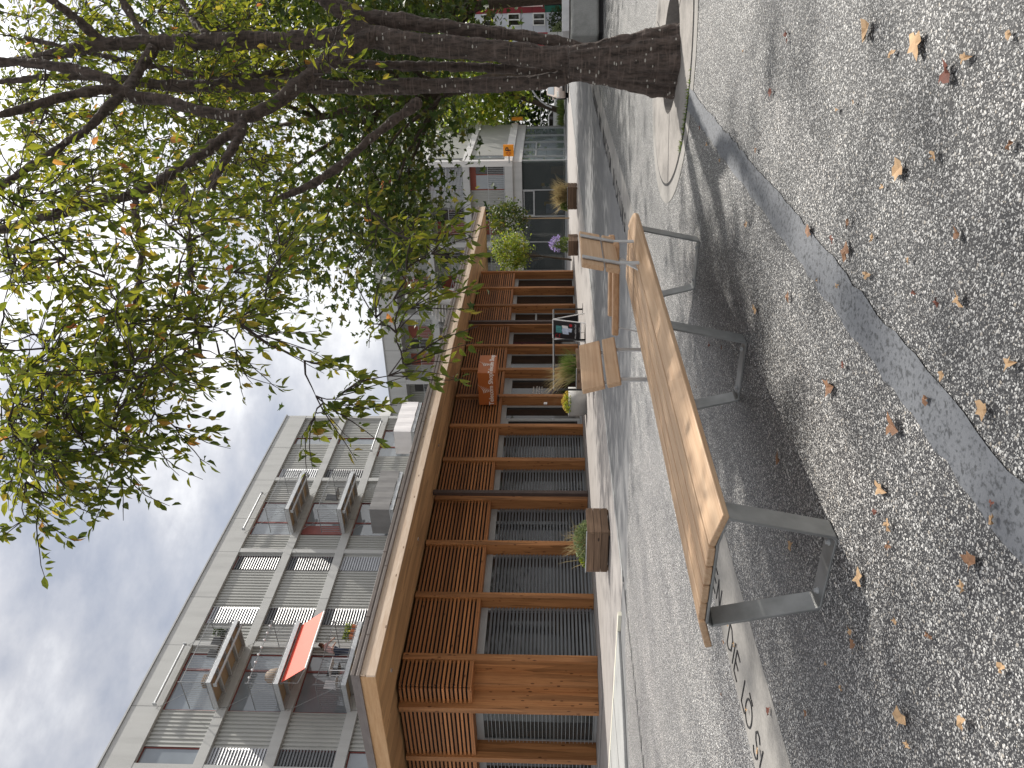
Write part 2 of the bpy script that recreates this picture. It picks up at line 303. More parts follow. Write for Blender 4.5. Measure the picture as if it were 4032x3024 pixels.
kb = MB().prism([(8.82,9.75),(8.82,22),(-6,22),(-6,17.6),(3.2,12.75),(7.0,10.52),(7.75,10.1)], 0, .05); struct(kb, 'kerb', M['kerb'], bevel=.012)
jb = MB()
for yy in (11.35, 12.75, 14.1): jb.box(5.2, 8.8, yy, yy+.012, .049, .0535)
struct(jb, 'kerb_joints', M['dark']); struct(MB().box(8.82, 8.9, 9.4, 22, 0, .056), 'kerb_edge_line', M['white'])
# slanted stone rope along the pavement edge, and its dark slits in the plaza
rp = MB(); x = 8.95
while x < 54:
    j = random.uniform(-.01,.01); w = .26
    rp.prism([(x+.04,8.60+j),(x+w-.005+.04,8.60+j),(x+w-.02-.09,8.72+j),(x-.1,8.72+j)], 0, .022+random.uniform(-.004,.004)); x += w
struct(rp, 'pavement_edge_stones', M['kerb'])
dk = MB(); x = 2.0
while x < 8.9:
    dk.prism([(x+.07,8.59),(x+.1,8.60),(x-.05,8.72),(x-.07,8.715)], .002, .0075); dk.box(x-.2, x+.06, 8.715, 8.722, .002, .007); x += .27
struct(dk, 'plaza_slits', M['dark'])
# grey bitumen patch strip with ragged edges
pt = []; xs = np.arange(-3, 6.75, .08)
for x in xs: pt.append((x, 1.15+random.uniform(-.012,.012)))
for x in xs[::-1]: pt.append((x, 1.315+random.uniform(-.012,.012)))
sheet(pt, .009, 'patch_strip', M['patch'])
# tree surround
def annulus(r0, r1, z, name, m, n=64):
    b = MB(); vs = [(RC[0]+r*math.cos(2*math.pi*i/n), RC[1]+r*math.sin(2*math.pi*i/n), z) for r in (r0, r1) for i in range(n)]
    b.add(vs, [(i,(i+1)%n,n+(i+1)%n,n+i) for i in range(n)]); return struct(b, name, m)
annulus(1.17, 1.33, .008, 'tree_surround_apron', M['strip']); annulus(1.145, 1.175, .011, 'tree_surround_joint', M['dark']); annulus(RH, 1.15, .014, 'tree_surround_paving', M['ring'])
jt = MB()
for a in (112, 232, 352):
    c, s = math.cos(R_(a)), math.sin(R_(a)); jt.obox((RC[0]+c*.83, RC[1]+s*.83, .012), (c,s,0), (-s,c,0), (0,0,1), .31, .005, .004)
struct(jt, 'tree_surround_joints', M['dark'])
pit = MB(); n = 40
pit.add([(RC[0]+RH*math.cos(2*math.pi*i/n), RC[1]+RH*math.sin(2*math.pi*i/n), z) for z in (.014, -.22) for i in range(n)], [(i,(i+1)%n,n+(i+1)%n,n+i) for i in range(n)])
struct(pit, 'tree_pit_wall', M['ring']); struct(MB().cyl(RC, RH, -.3, -.2, 40), 'tree_pit_soil', M['soil'])
# moss tufts in the ring joint: one patch of growth
ms = MB()
for k in range(110):
    a = R_(random.choice([random.gauss(172,5), random.gauss(160,3), random.gauss(150,2)])); r = 1.16+random.gauss(0,.012); p = Vector((RC[0]+r*math.cos(a), RC[1]+r*math.sin(a), .01)); d = Vector((random.uniform(-1,1),random.uniform(-1,1),1.2)).normalized()*random.uniform(.015,.04); sd = Vector((random.uniform(-1,1),random.uniform(-1,1),0)).normalized()*.007
    ms.add([p-sd, p+sd, p+d], [(0,1,2)])
tag(ms.build('moss', M['grassg']), kind='stuff')

# lettering cut in the strip, read from the far side (up = -y, runs towards -x)
ST = {'D':[[(0,0),(0,1),(.3,1),(.6,.75),(.6,.25),(.3,0),(0,0)]],'I':[[(0,0),(0,1)]],'E':[[(.5,0),(0,0),(0,1),(.5,1)],[(0,.5),(.45,.5)]],'L':[[(0,1),(0,0),(.5,0)]],
 'O':[[(.4+.4*math.cos(t*.314),.5+.5*math.sin(t*.314)) for t in range(21)]],'S':[[(.5,.85),(.35,1),(.12,.97),(0,.78),(.1,.58),(.42,.42),(.52,.22),(.4,.02),(.15,0),(0,.15)]],
 'U':[[(0,1),(0,.3),(.12,.05),(.3,0),(.48,.05),(.6,.3),(.6,1)]],'N':[[(0,0),(0,1),(.6,0),(.6,1)]],'G':[[(.7,.82),(.5,1),(.25,.97),(.05,.75),(.0,.5),(.06,.22),(.28,.02),(.55,.03),(.7,.2),(.7,.45),(.42,.45)]],
 'C':[[(.65,.85),(.45,1),(.22,.97),(.04,.75),(0,.5),(.05,.25),(.22,.03),(.45,0),(.65,.15)]],'T':[[(0,1),(.6,1)],[(.3,1),(.3,0)]],'H':[[(0,0),(0,1)],[(.55,0),(.55,1)],[(0,.5),(.55,.5)]],'M':[[(0,0),(0,1),(.35,.3),(.7,1),(.7,0)]],'R':[[(0,0),(0,1),(.35,1),(.5,.78),(.35,.55),(0,.55)],[(.2,.55),(.5,0)]]}
def letters(items, name, h=.17, y0=3.892, w=.010):
    b = MB()
    for ch, x in items:
        for k, pl in enumerate(ST['O' if ch == 'Ö' else ch]):
            for (a, c), (d, e) in zip(pl, pl[1:]):
                p, q = Vector((x-a*h, y0-c*h, .0075)), Vector((x-d*h, y0-e*h, .0075)); b.bar(p, q, w, .0045)
        if ch == 'Ö':
            for dx in (.08, .3+.05): b.bar((x-dx*h-.01, y0-1.17*h, .0075), (x-dx*h-.045, y0-1.14*h, .0075), w, .0045)
    return struct(b, name, M['dark'])
letters([('E',3.945),('N',3.815),('D',3.445),('I',3.285),('E',3.235),('L',3.02),('Ö',2.94),('S',2.72),('U',2.58),('N',2.44),('G',2.29)], 'strip_lettering')
far, x = [], 22.
for w in ('TRENNUNG','UND','MUNCHTON','DICHTUNG'):
    for ch in w: far.append((ch, x)); x -= .34
    x -= .55
letters(far, 'strip_lettering', h=.27, y0=4.02, w=.03)

# ------------------------------------------------------------------ bench
B = thing('bench', (4.1, 2.25, 0), 'long slatted larch bench on flat steel legs under the tree', 'bench')
def plank(y0, z0, y1, z1, t, x0, x1, name='seat_plank', rnd=False):
    d = Vector((0, y1-y0, z1-z0)).normalized(); nz = Vector((0, -d.z, d.y))
    b = MB()
    if rnd:      # far end with rounded outer corner
        L = math.hypot(y1-y0, z1-z0); pr = [(x0,0),(x1-.16,0)]+[(x1-.16+.16*math.sin(R_(a)), .13-.13*math.cos(R_(a))) for a in (20,40,60,80)]+[(x1,L),(x0,L)]
        f = lambda h: (lambda u, w: Vector((u, y0, z0))+d*w+nz*h)
        b.extr(pr, f(-t), f(0))
    else:
        b.obox(Vector(((x0+x1)/2, (y0+y1)/2, (z0+z1)/2))-nz*t/2, (1,0,0), d, nz, (x1-x0)/2, math.hypot(y1-y0, z1-z0)/2, t/2)
    return b.build(name, M['seat'], B, bevel=.005)
XE = 6.06
plank(1.944,.453,2.094,.492,.028, 2.33, XE, 'edge_plank', True)
for i, (a, c) in enumerate(((2.112,2.205),(2.216,2.309),(2.320,2.413),(2.424,2.515))): plank(a,.492,c,.4915,.03, 2.33+.004*i, XE-.03)
plank(2.527,.489,2.676,.447,.03, 2.335, XE, 'edge_plank')
for xl in (2.335, 3.955, 5.58):
    x0, x1, t = xl, xl+.1, .012
    outer = [(1.962,.428),(2.05,.012),(2.062,.0),(2.432,.0),(2.444,.012),(2.55,.428)]; inner = [(2.537,.428),(2.434,.024),(2.422,.012),(2.072,.012),(2.061,.024),(1.975,.428)]
    pr = outer+inner; fr = MB(); n = len(pr); m_ = len(outer)
    fr.v = [(x0,y,z) for y,z in pr]+[(x1,y,z) for y,z in pr]
    for i in range(m_-1):
        j = n-1-i; fr.f += [(i,i+1,j-1,j),(n+i,n+j,n+j-1,n+i+1),(i,n+i,n+i+1,i+1),(j,j-1,n+j-1,n+j)]
    fr.f += [(0,n-1,2*n-1,n),(m_-1,n+m_-1,n+m_,m_)]
    fr.box(x0, x1, 2.1, 2.53, .448, .460); fr.bar((x0+.05,1.962,.428),(x0+.05,2.1,.455),.1,.01); fr.bar((x0+.05,2.55,.428),(x0+.05,2.52,.455),.1,.01)
    lf = fr.build('leg_frame', M['steel'], B, bevel=.003)
    for yy in (2.12, 2.38):
        q = MB().cyl((x0+.05,yy),.014,.012,.016,12); q.cyl((x0+.05,yy),.009,.016,.026,6); q.build('bolt', M['steel_lt'], lf)
# back rests that face opposite ways, with arm rests between them
def backrest(x0, x1, yb, lean, label):
    o = MB()
    up = Vector((0, lean, 1)).normalized(); nrm = Vector((0, 1, -lean)).normalized()
    root = None
    for z0, z1 in ((.625,.722),(.735,.892)):
        c = Vector(((x0+x1)/2, yb, 0))+up*((z0+z1)/2-.62)/up.z; c.z = (z0+z1)/2; o.obox(c, (1,0,0), nrm, up, (x1-x0)/2, .018, (z1-z0)/2)
    root = o.build('backrest', M['seat'], B, bevel=.008, label=label); sgn = 1 if lean > 0 else -1
    for xx in (x0+.1, x1-.13):
        s = MB(); s.bar((xx, yb+sgn*.03, .44), (xx, yb+sgn*.03, .63), .045, .008, up=(0,1,0)); s.bar((xx, yb+sgn*.03, .63), (xx, yb+sgn*.03+lean*.26, .885), .045, .008, up=(0,1,0)); s.build('strap', M['steel_lt'], root)
backrest(4.61, 5.28, 2.70, .28, 'backrest seen from its front with two clear planks'); backrest(5.11, 5.77, 2.10, -.2, 'backrest seen from behind with steel straps')
for n_, (xa, ya, xb, yb) in enumerate(((5.56, 2.09, 5.30, 2.69), (6.0, 2.19, 5.76, 2.75))):
    r = MB(); d = Vector((xb-xa, yb-ya, 0)); LL = d.length; d.normalize(); sd = Vector((-d.y, d.x, 0))*-1
    pr = [(0,0),(0,LL),(.09,LL),(.09,0)]+[(.045+.045*math.cos(R_(a)), -.045*math.sin(R_(a))) for a in (30,60,90,120,150)]
    o0 = Vector((xa, ya, 0)); r.extr(pr, lambda u, w: o0+sd*u+d*w+Vector((0,0,.595)), lambda u, w: o0+sd*u+d*w+Vector((0,0,.642)))
    ar = r.build('armrest', M['seat_y'], B, bevel=.012, segs=3)
    s = MB(); s.bar(o0+sd*.045+d*.06+Vector((0,0,.591)), o0+sd*.045+d*(LL-.05)+Vector((0,0,.591)), .05, .008)
    if n_ == 0:
        s.bar(o0+sd*.045+d*.08+Vector((0,0,.59)), (5.12,2.11,.44), .05, .008, up=d); s.bar(o0+sd*.045+d*(LL-.06)+Vector((0,0,.59)), (5.36,2.70,.40), .05, .008, up=d)
    s.build('armrest_bracket', M['steel_lt'], ar)

# ------------------------------------------------------------------ timber pavilion
PV = thing('pavilion', (12, 15, 0), 'low timber shop pavilion with deep flat roof and slatted larch facade', 'pavilion')
X0, DX, YF = 12.37, 1.961, 14.70; NB = 12
YS, DYS, XS = 15.25, 1.80, 11.48; NS = 4
MB().box(11.12, 36.55, 14.16, 24.5, 0, .032).build('plinth', M['apron'], PV, bevel=.006)
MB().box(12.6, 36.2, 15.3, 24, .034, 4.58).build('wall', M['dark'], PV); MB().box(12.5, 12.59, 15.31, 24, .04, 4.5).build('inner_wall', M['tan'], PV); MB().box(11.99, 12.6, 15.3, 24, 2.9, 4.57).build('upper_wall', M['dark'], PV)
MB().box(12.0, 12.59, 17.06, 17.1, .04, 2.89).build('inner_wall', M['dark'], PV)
MB().box(11.97, 12.40, 15.06, 15.25, .034, 4.5).build('corner_board', M['wz'], PV, bevel=.003)
MB().box(12.385, 12.60, 15.10, 15.3, .034, 4.5).build('corner_board', M['wz'], PV)
for i in range(NB+1): MB().box(X0+DX*i, X0+DX*i+.18, YF, 15.12, .036, 4.58).build('fin', M['wz'], PV, bevel=.004)
for j in range(NS): MB().box(XS, 12.02, YS+DYS*j, YS+DYS*j+.17, .036, 4.58).build('fin', M['wz'], PV, bevel=.004)
def slats_x(x0, x1, y, parent, m, z0=2.94, z1=4.52, name='slat_panel'):
    b = MB(); k = int(round((z1-z0)/.0975))
    for q in range(k+1): b.box(x0, x1, y, y+.05, z0+q*.0975, z0+q*.0975+.052)
    return b.build(name, m, parent)
def slats_y(y0, y1, x, parent, m, z0=2.94, z1=4.52, name='slat_panel'):
    b = MB(); k = int(round((z1-z0)/.0975))
    for q in range(k+1): b.box(x, x+.05, y0, y1, z0+q*.0975, z0+q*.0975+.052)
    return b.build(name, m, parent)
blk = MB()
for i in range(NB):
    xa, xb = X0+DX*i+.181, X0+DX*(i+1)-.001
    slats_x(xa, xb, YF+.05, PV, M['wx']); blk.box(xa, xb, YF+.14, YF+.16, 2.93, 4.58)
    MB().box(xa, xb, YF+.04, 15.06, 2.90, 2.934).build('slat_sill', M['wx'], PV)
slats_x(11.66, X0-.001, YF+.02, PV, M['wx']); slats_y(YF+.075, YS-.001, 11.61, PV, M['wy']); MB().prism([(11.61,14.72),(X0-.001,14.72),(X0-.001,15.05),(12.0,15.05),(12.0,YS-.002),(11.61,YS-.002)], 2.90, 2.936).build('slat_sill', M['wx'], PV)
blk.box(11.72, X0-.002, YF+.12, YF+.14, 2.94, 4.58); blk.box(11.72, 11.74, YF+.141, YS-.002, 2.94, 4.58)
for j in range(NS-1):
    ya, yb = YS+DYS*j+.171, YS+DYS*(j+1)-.001
    slats_y(ya, yb, XS+.06, PV, M['wy']); blk.box(XS+.15, XS+.17, ya, yb, 2.93, 4.58); MB().box(XS+.05, 11.98, ya, yb, 2.90, 2.934).build('slat_sill', M['wy'], PV)
slats_y(14.9, 15.9, 36.12, PV, M['wy']); blk.build('slat_backing', M['dark'], PV)
# windows : grey head and jambs, pane, venetian blind
def win_x(i, kind):
    xa, xb = X0+DX*i+.182, X0+DX*(i+1)-.002
    f = MB(); f.box(xa, xb, 15.06, 15.12, 2.72, 2.898); f.box(xa, xa+.05, 15.08, 15.13, .034, 2.719); f.box(xb-.05, xb, 15.08, 15.13, .034, 2.719); f.box(xa+.051, xb-.051, 15.07, 15.13, .034, .10)
    if kind == 'door':
        for q in (xa+.06, xa+.72, xa+.80, xb-.13): f.box(q, q+.07, 15.05, 15.10, .101, 2.719)
        f.box(xa+.131, xa+.719, 15.052, 15.098, 2.62, 2.719); f.box(xa+.131, xa+.719, 15.052, 15.098, .102, .2)
    if kind == 'casement':
        f.box(xa+.9, xa+.97, 15.07, 15.125, .101, 2.719); f.box(xa+.971, xb-.051, 15.07, 15.125, 1.75, 1.83)
    if kind == 'door2':
        for q in (xa+.06, xb-.13): f.box(q, q+.07, 15.05, 15.10, .101, 2.719)
        f.box(xa+.131, xb-.131, 15.052, 15.098, 2.6, 2.719)
    w = f.build('door' if 'door' in kind else 'window', M['grey'], PV, bevel=.003)
    MB().box(xa+.051, xb-.051, 15.112, 15.12, .101, 2.719).build('pane', M['glass'], w)
    if kind == 'blind':
        b = MB(); k = 28
        for q in range(k):
            z = .12+q*.0925; b.obox(((xa+xb)/2, 15.03, z), (1,0,0), (0,.62,.78), (0,-.78,.62), (xb-xa)/2-.02, .034, .0025)
        for q in (xa+.18, xb-.18): b.box(q, q+.012, 15.02, 15.03, .05, 2.715)
        b.build('blind', M['blind'], w)
    if kind == 'door':
        h = MB(); h.tube([(xa+.755,15.05,1.06),(xa+.755,14.98,1.06),(xa+.64,14.98,1.06)], .011, 8); h.build('handle', M['steel_lt'], w)
        nt_ = MB(); nt_.box(xa+.16, xa+.42, 15.105, 15.109, 2.2, 2.55); nt_.build('notice', M['fgrey'], w)
    if kind == 'door2':
        for s, z, sz in (('Öffnungszeiten',1.76,.085),('Montag bis Freitag',1.64,.075),('08.30 - 12.00 Uhr',1.54,.075),('14.00 - 18.30 Uhr',1.44,.075)):
            text('hours_lettering', s, sz, M['letter'], w, (xa+.95, 15.104, z), *FY, ext=.001)
    return w
kinds = ['blind']*5+['door','door2','window','window','casement','window','window']
for i, k in enumerate(kinds): win_x(i, k)
MB().box(23.58, 23.70, 14.66, 14.699, 1.26, 1.38).build('entry_keypad', M['whitep'], PV, bevel=.01)
for j in range(NS-1):
    ya, yb = YS+DYS*j+.172, YS+DYS*(j+1)-.002
    f = MB(); f.box(11.96, 12.0, ya, yb, 2.72, 2.898); f.box(11.96, 12.0, ya, ya+.05, .034, 2.719); f.box(11.96, 12.0, yb-.05, yb, .034, 2.719); f.box(11.95, 12.0, ya+.051, yb-.051, .034, .11)
    w = f.build('window', M['grey'], PV); MB().box(11.985, 11.992, ya+.051, yb-.051, .111, 2.719).build('pane', M['shopglass'] if j == 0 else M['glass'], w)
    b = MB()
    for q in range(28): b.obox((11.93, (ya+yb)/2, .12+q*.0925), (0,1,0), (1,0,0.03), (0,0,1), (yb-ya)/2-.02, .034, .004)
    b.build('blind', M['steel_lt'], w)
DS = thing('display_shelf', (12.25,15.75,.04), 'shelf of red white and blue goods behind the left window blind', 'shelf')
for k, (m_, z0, z1) in enumerate((('tan',.05,.12),('whitep',.121,.5),('grey',.501,.8),('blindl',.801,1.1),('cark',1.101,1.25),('teal',1.251,1.4))): MB().box(12.1,12.4,15.5,16.1,z0,z1).build('goods', M[m_], DS)
M['blueg'] = plain('blue_goods', (.02,.06,.4), rough=.5)
for k, (m_, z0, z1) in enumerate((('blueg',1.401,1.9),('whitep',1.901,2.1),('pink',2.101,2.4),('red',2.401,2.7))): MB().box(12.1,12.4,15.5,16.0,z0,z1).build('goods', M[m_], DS)
# brown steel posts
for xx in (18.19, 29.72): MB().box(xx, xx+.14, 14.40, 14.52, .034, 4.61).build('steel_post', M['brown'], PV, bevel=.004)
# roof
RX0, RX1, RY0 = 10.365, 40.42, 12.825
rf = MB().box(RX0+.03, RX1-.03, RY0+.03, 25.5, 4.625, 4.93).build('roof', M['soffit'], PV)
b = MB(); k = 0; y = RY0+.06
MB().box(RX0, RX1, RY0, RY0+.05, 4.615, 4.80).build('fascia', M['fascia'], PV); MB().box(RX0+.012, RX1-.012, RY0+.014, RY0+.05, 4.803, 4.92).build('fascia', M['fascia'], PV)
MB().box(RX0, RX0+.05, RY0+.051, 25.5, 4.615, 4.92).build('fascia', M['fascia_y'], PV); MB().box(RX1-.05, RX1, RY0+.051, 25.5, 4.615, 4.92).build('fascia', M['fascia_y'], PV)
t = MB(); t.box(RX0-.04, RX1+.03, RY0-.035, RY0+.09, 4.921, 4.985); t.box(RX0-.04, RX0+.09, RY0+.091, 25.5, 4.921, 4.985)
t.box(RX0+.05, RX1+.25, RY0+.1, RY0+.16, 4.986, 5.06); t.box(RX0+.05, RX0+.12, RY0+.161, 25.5, 4.986, 5.06)
t.box(RX0+.07, RX1+.25, RY0+.085, RY0+.17, 5.061, 5.14); t.box(RX0+.07, RX0+.15, RY0+.171, 25.5, 5.061, 5.14)
t.build('roof_edge', M['zinc'], PV, bevel=.004)
MB().box(RX0+.16, RX1-.1, RY0+.18, 25.4, 4.99, 5.05).build('roof_membrane', M['zinc'], PV)
j = MB()
for q in range(15): x = RX0+1+q*2.05; j.box(x, x+.02, RY0-.039, RY0+.084, 4.92, 4.989); j.box(x+.6, x+.62, RY0+.08, RY0+.16, 5.06, 5.144)
j.build('roof_edge_joint', M['brown'], PV)
for x, y in ((11.5,14.05),(15.6,13.9),(19.9,13.9),(24.2,13.9)): MB().cyl((x,y),.045,4.6,4.624,14).build('soffit_light', M['chrome'], PV)

# hanging sign box
SG = thing('shop_sign', (23.5, 13.36, 3.05), 'orange box sign reading Telecom Shop over the pavilion door', 'sign')
MB().box(23.5, 24.8, 13.36, 14.66, 3.05, 3.67).build('sign_box', M['sign'], SG, bevel=.006)
MB().box(23.9, 24.0, 14.55, 14.8, 2.98, 3.049).build('bracket', M['brown'], SG)
def wings(c, ex, ey, sc, name):
    b = MB(); ex, ey = Vector(ex), Vector(ey); ez = ex.cross(ey); c = Vector(c)
    for k in range(5):
        L = 1-.16*k; pr = []
        for q in range(7): t_ = q/6; pr.append((t_*L+.05*k, .17*k*-1+.55*t_**1.8*L+.12))
        for q in range(6, -1, -1): t_ = q/6; pr.append((t_*L+.05*k, .17*k*-1+.55*t_**1.8*L+.12-.10*(1-t_)*math.sin(math.pi*min(1,t_+.15))-.01))
        f = lambda h: (lambda u, w: c+ex*(u-.5)*sc+ey*(w-.05)*sc+ez*h)
        b.extr(pr, f(0), f(.006))
    b.build(name, M['letter'], SG)
text('sign_lettering', 'Telecom Shop', .225, M['letter'], SG, (23.498, 14.01, 3.15), *FX, ext=.004, bold=.004); wings((23.494, 14.0, 3.46), FX[0], FX[1], .34, 'bird_emblem')
text('sign_lettering', 'Telecom Shop', .225, M['letter'], SG, (24.15, 13.358, 3.15), *FY, ext=.004, bold=.004); wings((24.15, 13.354, 3.46), FY[0], FY[1], .34, 'bird_emblem')

# ------------------------------------------------------------------ foliage helpers
class Leaves:
    def __init__(s): s.v = []; s.f = []
    def leaf(s, p, d, up, L, W, curl=.12):
        d = d.normalized(); sd = d.cross(up)
        if sd.length < 1e-4: sd = d.orthogonal()
        sd.normalize(); nz = sd.cross(d); n = len(s.v)
        fold = W*.22
        P = [p, p+d*L*.3+sd*W*.42+nz*fold, p+d*L*.62+sd*W*.4+nz*fold-nz*curl*L*.3, p+d*L-nz*curl*L, p+d*L*.62-sd*W*.4+nz*fold-nz*curl*L*.3, p+d*L*.3-sd*W*.42+nz*fold, p+d*L*.32, p+d*L*.64-nz*curl*L*.35]
        s.v += [tuple(q) for q in P]; s.f += [(n,n+1,n+6),(n,n+6,n+5),(n+1,n+2,n+7,n+6),(n+6,n+7,n+4,n+5),(n+2,n+3,n+7),(n+7,n+3,n+4)]
    def flat(s, p, d, up, L, W):
        d = d.normalized(); sd = d.cross(up)
        if sd.length < 1e-4: sd = d.orthogonal()
        sd.normalize(); n = len(s.v); nz = sd.cross(d)
        s.v += [tuple(q) for q in (p, p+d*L*.45+sd*W*.55+nz*W*.1, p+d*L*.8+sd*W*.22, p+d*L, p+d*L*.75-sd*W*.3, p+d*L*.4-sd*W*.5+nz*W*.15)]; s.f += [(n,n+1,n+2,n+3),(n,n+3,n+4,n+5)]
    def maple(s, p, d, up, L):
        d = d.normalized(); sd = d.cross(up)
        if sd.length < 1e-4: sd = d.orthogonal()
        sd.normalize(); nz = sd.cross(d); n = len(s.v)
        pr = [(0,0),(-.1,.5),(.25,.3),(.45,.62),(.55,.25),(1,0),(.55,-.25),(.45,-.62),(.25,-.3),(-.1,-.5)]
        s.v += [tuple(p+d*L*a+sd*L*c+nz*L*abs(c)*.25) for a, c in pr]+[tuple(p+d*L*.3)]; s.f += [(n+10,n+i,n+(i+1) % 10) for i in range(10)]
    def build(s, name, m, parent=None, loc=None): b = MB(); b.v, b.f = s.v, s.f; off = wloc(parent) if parent else Vector(loc); me = bpy.data.meshes.new(name); me.from_pydata([(v[0]-off.x,v[1]-off.y,v[2]-off.z) for v in s.v], [], s.f); me.materials.append(m); o = bpy.data.objects.new(name, me); COL.objects.link(o); o.parent = parent; o.location = (0,0,0) if parent else off; return o
def rv(): return Vector((random.gauss(0,1), random.gauss(0,1), random.gauss(0,1))).normalized()

# ------------------------------------------------------------------ foreground cherry tree : stems traced, then grown towards points spread through the crown
def P(X, Y, d):       # a photo position at forward distance d
    U, V = 3024-Y, X; r = FW+RT*((U-1512)/FPX)+UP*((2016-V)/FPX); return EYE+r*(d/r.dot(FH))
CT = thing('cherry_tree', (7.42, 1.07, 0), 'tall multi stemmed cherry tree in the round paved pit by the bench', 'tree')
D0 = 7.0; stems = []
def stem(pts, rs): stems.append(([P(*p) for p in pts], rs))
stem([(2770,238,7.0),(2690,238,7.0),(2620,232,7.0),(2540,228,7.0),(2460,230,7.0),(2360,235,7.0),(2270,250,7.0)], [.25,.225,.20,.17,.15,.14,.11])
stem([(2520,215,7.0),(2360,228,7.0),(2200,230,6.98),(2000,207,6.95),(1800,185,6.93),(1600,172,6.9),(1500,150,6.9),(1420,140,6.9),(1300,150,6.9),(1150,160,6.9),(900,162,6.9),(614,169,6.9),(410,175,6.9),(250,205,6.9),(41,245,6.9),(-250,280,6.9),(-600,320,6.8)], [.10,.11,.105,.098,.098,.10,.106,.10,.088,.086,.082,.07,.062,.05,.045,.035,.02])
stem([(2450,265,7.1),(2300,287,7.1),(2140,321,7.1),(1950,333,7.15),(1750,338,7.2),(1600,340,7.2),(1400,345,7.2),(1100,335,7.2),(900,338,7.2),(650,335,7.2),(300,300,7.3),(-100,330,7.3)], [.08,.072,.066,.07,.072,.074,.07,.068,.062,.055,.04,.025])
stem([(2350,240,7.3),(2150,285,7.3),(2000,272,7.3),(1800,262,7.3),(1600,259,7.3),(1300,256,7.3),(1100,290,7.3),(850,300,7.4),(500,240,7.5),(100,150,7.6)], [.05,.05,.046,.045,.047,.045,.043,.04,.03,.02])
stem([(2330,200,7.1),(2200,165,7.1),(2000,136,7.1),(1800,110,7.05),(1600,86,7.0),(1400,55,7.0),(1300,10,7.0),(1150,-90,7.0),(800,-220,7.0),(300,-300,7.0)], [.05,.052,.055,.064,.072,.08,.08,.075,.06,.04])
stem([(1450,140,6.88),(1382,75,6.8),(1284,0,6.7),(1150,-120,6.6)], [.075,.065,.06,.05])
stem([(1460,150,6.85),(1340,205,6.7),(1223,293,6.6),(1126,379,6.5),(1003,450,6.4),(921,461,6.35),(760,430,6.3),(655,394,6.3),(512,379,6.25),(440,327,6.2),(307,276,6.2),(102,246,6.2),(-200,230,6.1)], [.085,.075,.068,.06,.052,.052,.05,.05,.05,.045,.045,.04,.03])
stem([(604,190,6.85),(560,260,6.7),(512,330,6.5),(495,375,6.3)], [.055,.05,.045,.04])
stem([(455,350,6.2),(380,356,6.1),(256,379,6.0),(170,405,5.9),(90,430,5.8),(-80,470,5.6)], [.045,.04,.036,.034,.03,.025])
stem([(470,385,6.2),(430,420,6.1),(370,480,6.0),(307,532,5.9),(200,605,5.8),(102,665,5.7),(-60,780,5.5)], [.042,.04,.036,.033,.03,.027,.02])
stem([(960,465,6.35),(940,540,6.2),(870,655,6.0),(838,729,5.9),(834,760,5.9)], [.045,.04,.036,.034,.028])
stem([(1649,398,7.1),(1560,470,7.0),(1480,530,6.9),(1400,600,6.8),(1324,663,6.7),(1200,740,6.5),(1040,800,6.3)], [.05,.046,.042,.04,.037,.03,.022])
stem([(956,480,6.3),(917,520,6.2),(800,600,6.1),(705,666,6.0),(611,729,5.9),(533,762,5.8),(400,800,5.7),(274,830,5.6),(117,872,5.5),(-50,920,5.4)], [.04,.042,.04,.04,.04,.042,.036,.034,.03,.025])
stem([(533,762,5.8),(540,900,5.6),(560,980,5.5),(545,1120,5.3),(520,1300,5.2),(500,1480,5.1)], [.03,.026,.024,.02,.016,.010])
stem([(705,666,6.0),(740,800,5.8),(745,920,5.7),(750,1050,5.6),(770,1250,5.4),(800,1450,5.3)], [.024,.022,.02,.018,.014,.008])
stem([(400,164,6.9),(307,82,6.8),(205,0,6.7),(60,-120,6.6)], [.045,.04,.035,.03]); stem([(604,165,6.9),(540,100,7.0),(470,-20,7.1)], [.04,.035,.03]); stem([(830,150,6.9),(770,90,7.1),(705,-10,7.3)], [.035,.03,.025])
tm = MB()
tw = MB()
nodes = []
for pts, rs in stems:
    # smooth and roughen
    P2, R2 = [], []
    for i in range(len(pts)-1):
        k = max(2, int((pts[i+1]-pts[i]).length/.12)); p0 = pts[max(i-1,0)]; p3 = pts[min(i+2,len(pts)-1)]
        for q in range(k):
            t_ = q/k; a, c = pts[i], pts[i+1]
            p = .5*((2*a)+(c-p0)*t_+(2*p0-5*a+4*c-p3)*t_*t_+(3*a-p0-3*c+p3)*t_**3); r = rs[i]+(rs[i+1]-rs[i])*t_
            P2.append(p+rv()*r*.04); R2.append(r*random.uniform(.96,1.05)*.98)
    P2.append(pts[-1]); R2.append(rs[-1]); tm.tube(P2, R2, 14 if max(rs) > .1 else 9)
    for p, r in zip(P2, R2):
        if p.z > 2.6: nodes.append((p, r))
for a in range(9):     # root flare
    t_ = 2*math.pi*a/9+.4; c, q = math.cos(t_), math.sin(t_); w_ = random.uniform(.8,1.15); tm.tube([(7.42+c*.10,1.06+q*.10,.95),(7.42+c*.15*w_,1.06+q*.15*w_,.5),(7.42+c*.19*w_,1.06+q*.19*w_,.22),(7.44+c*.23*w_,1.06+q*.21*w_,.0),(7.46+c*.26,1.07+q*.24,-.22)], [.035,.06,.08,.095,.11], 10)
trunk = tm.build('trunk', M['bark'], CT, smooth=True)
rm = trunk.modifiers.new('fuse','REMESH'); rm.mode = 'VOXEL'; rm.voxel_size = .012; rm.use_smooth_shade = True
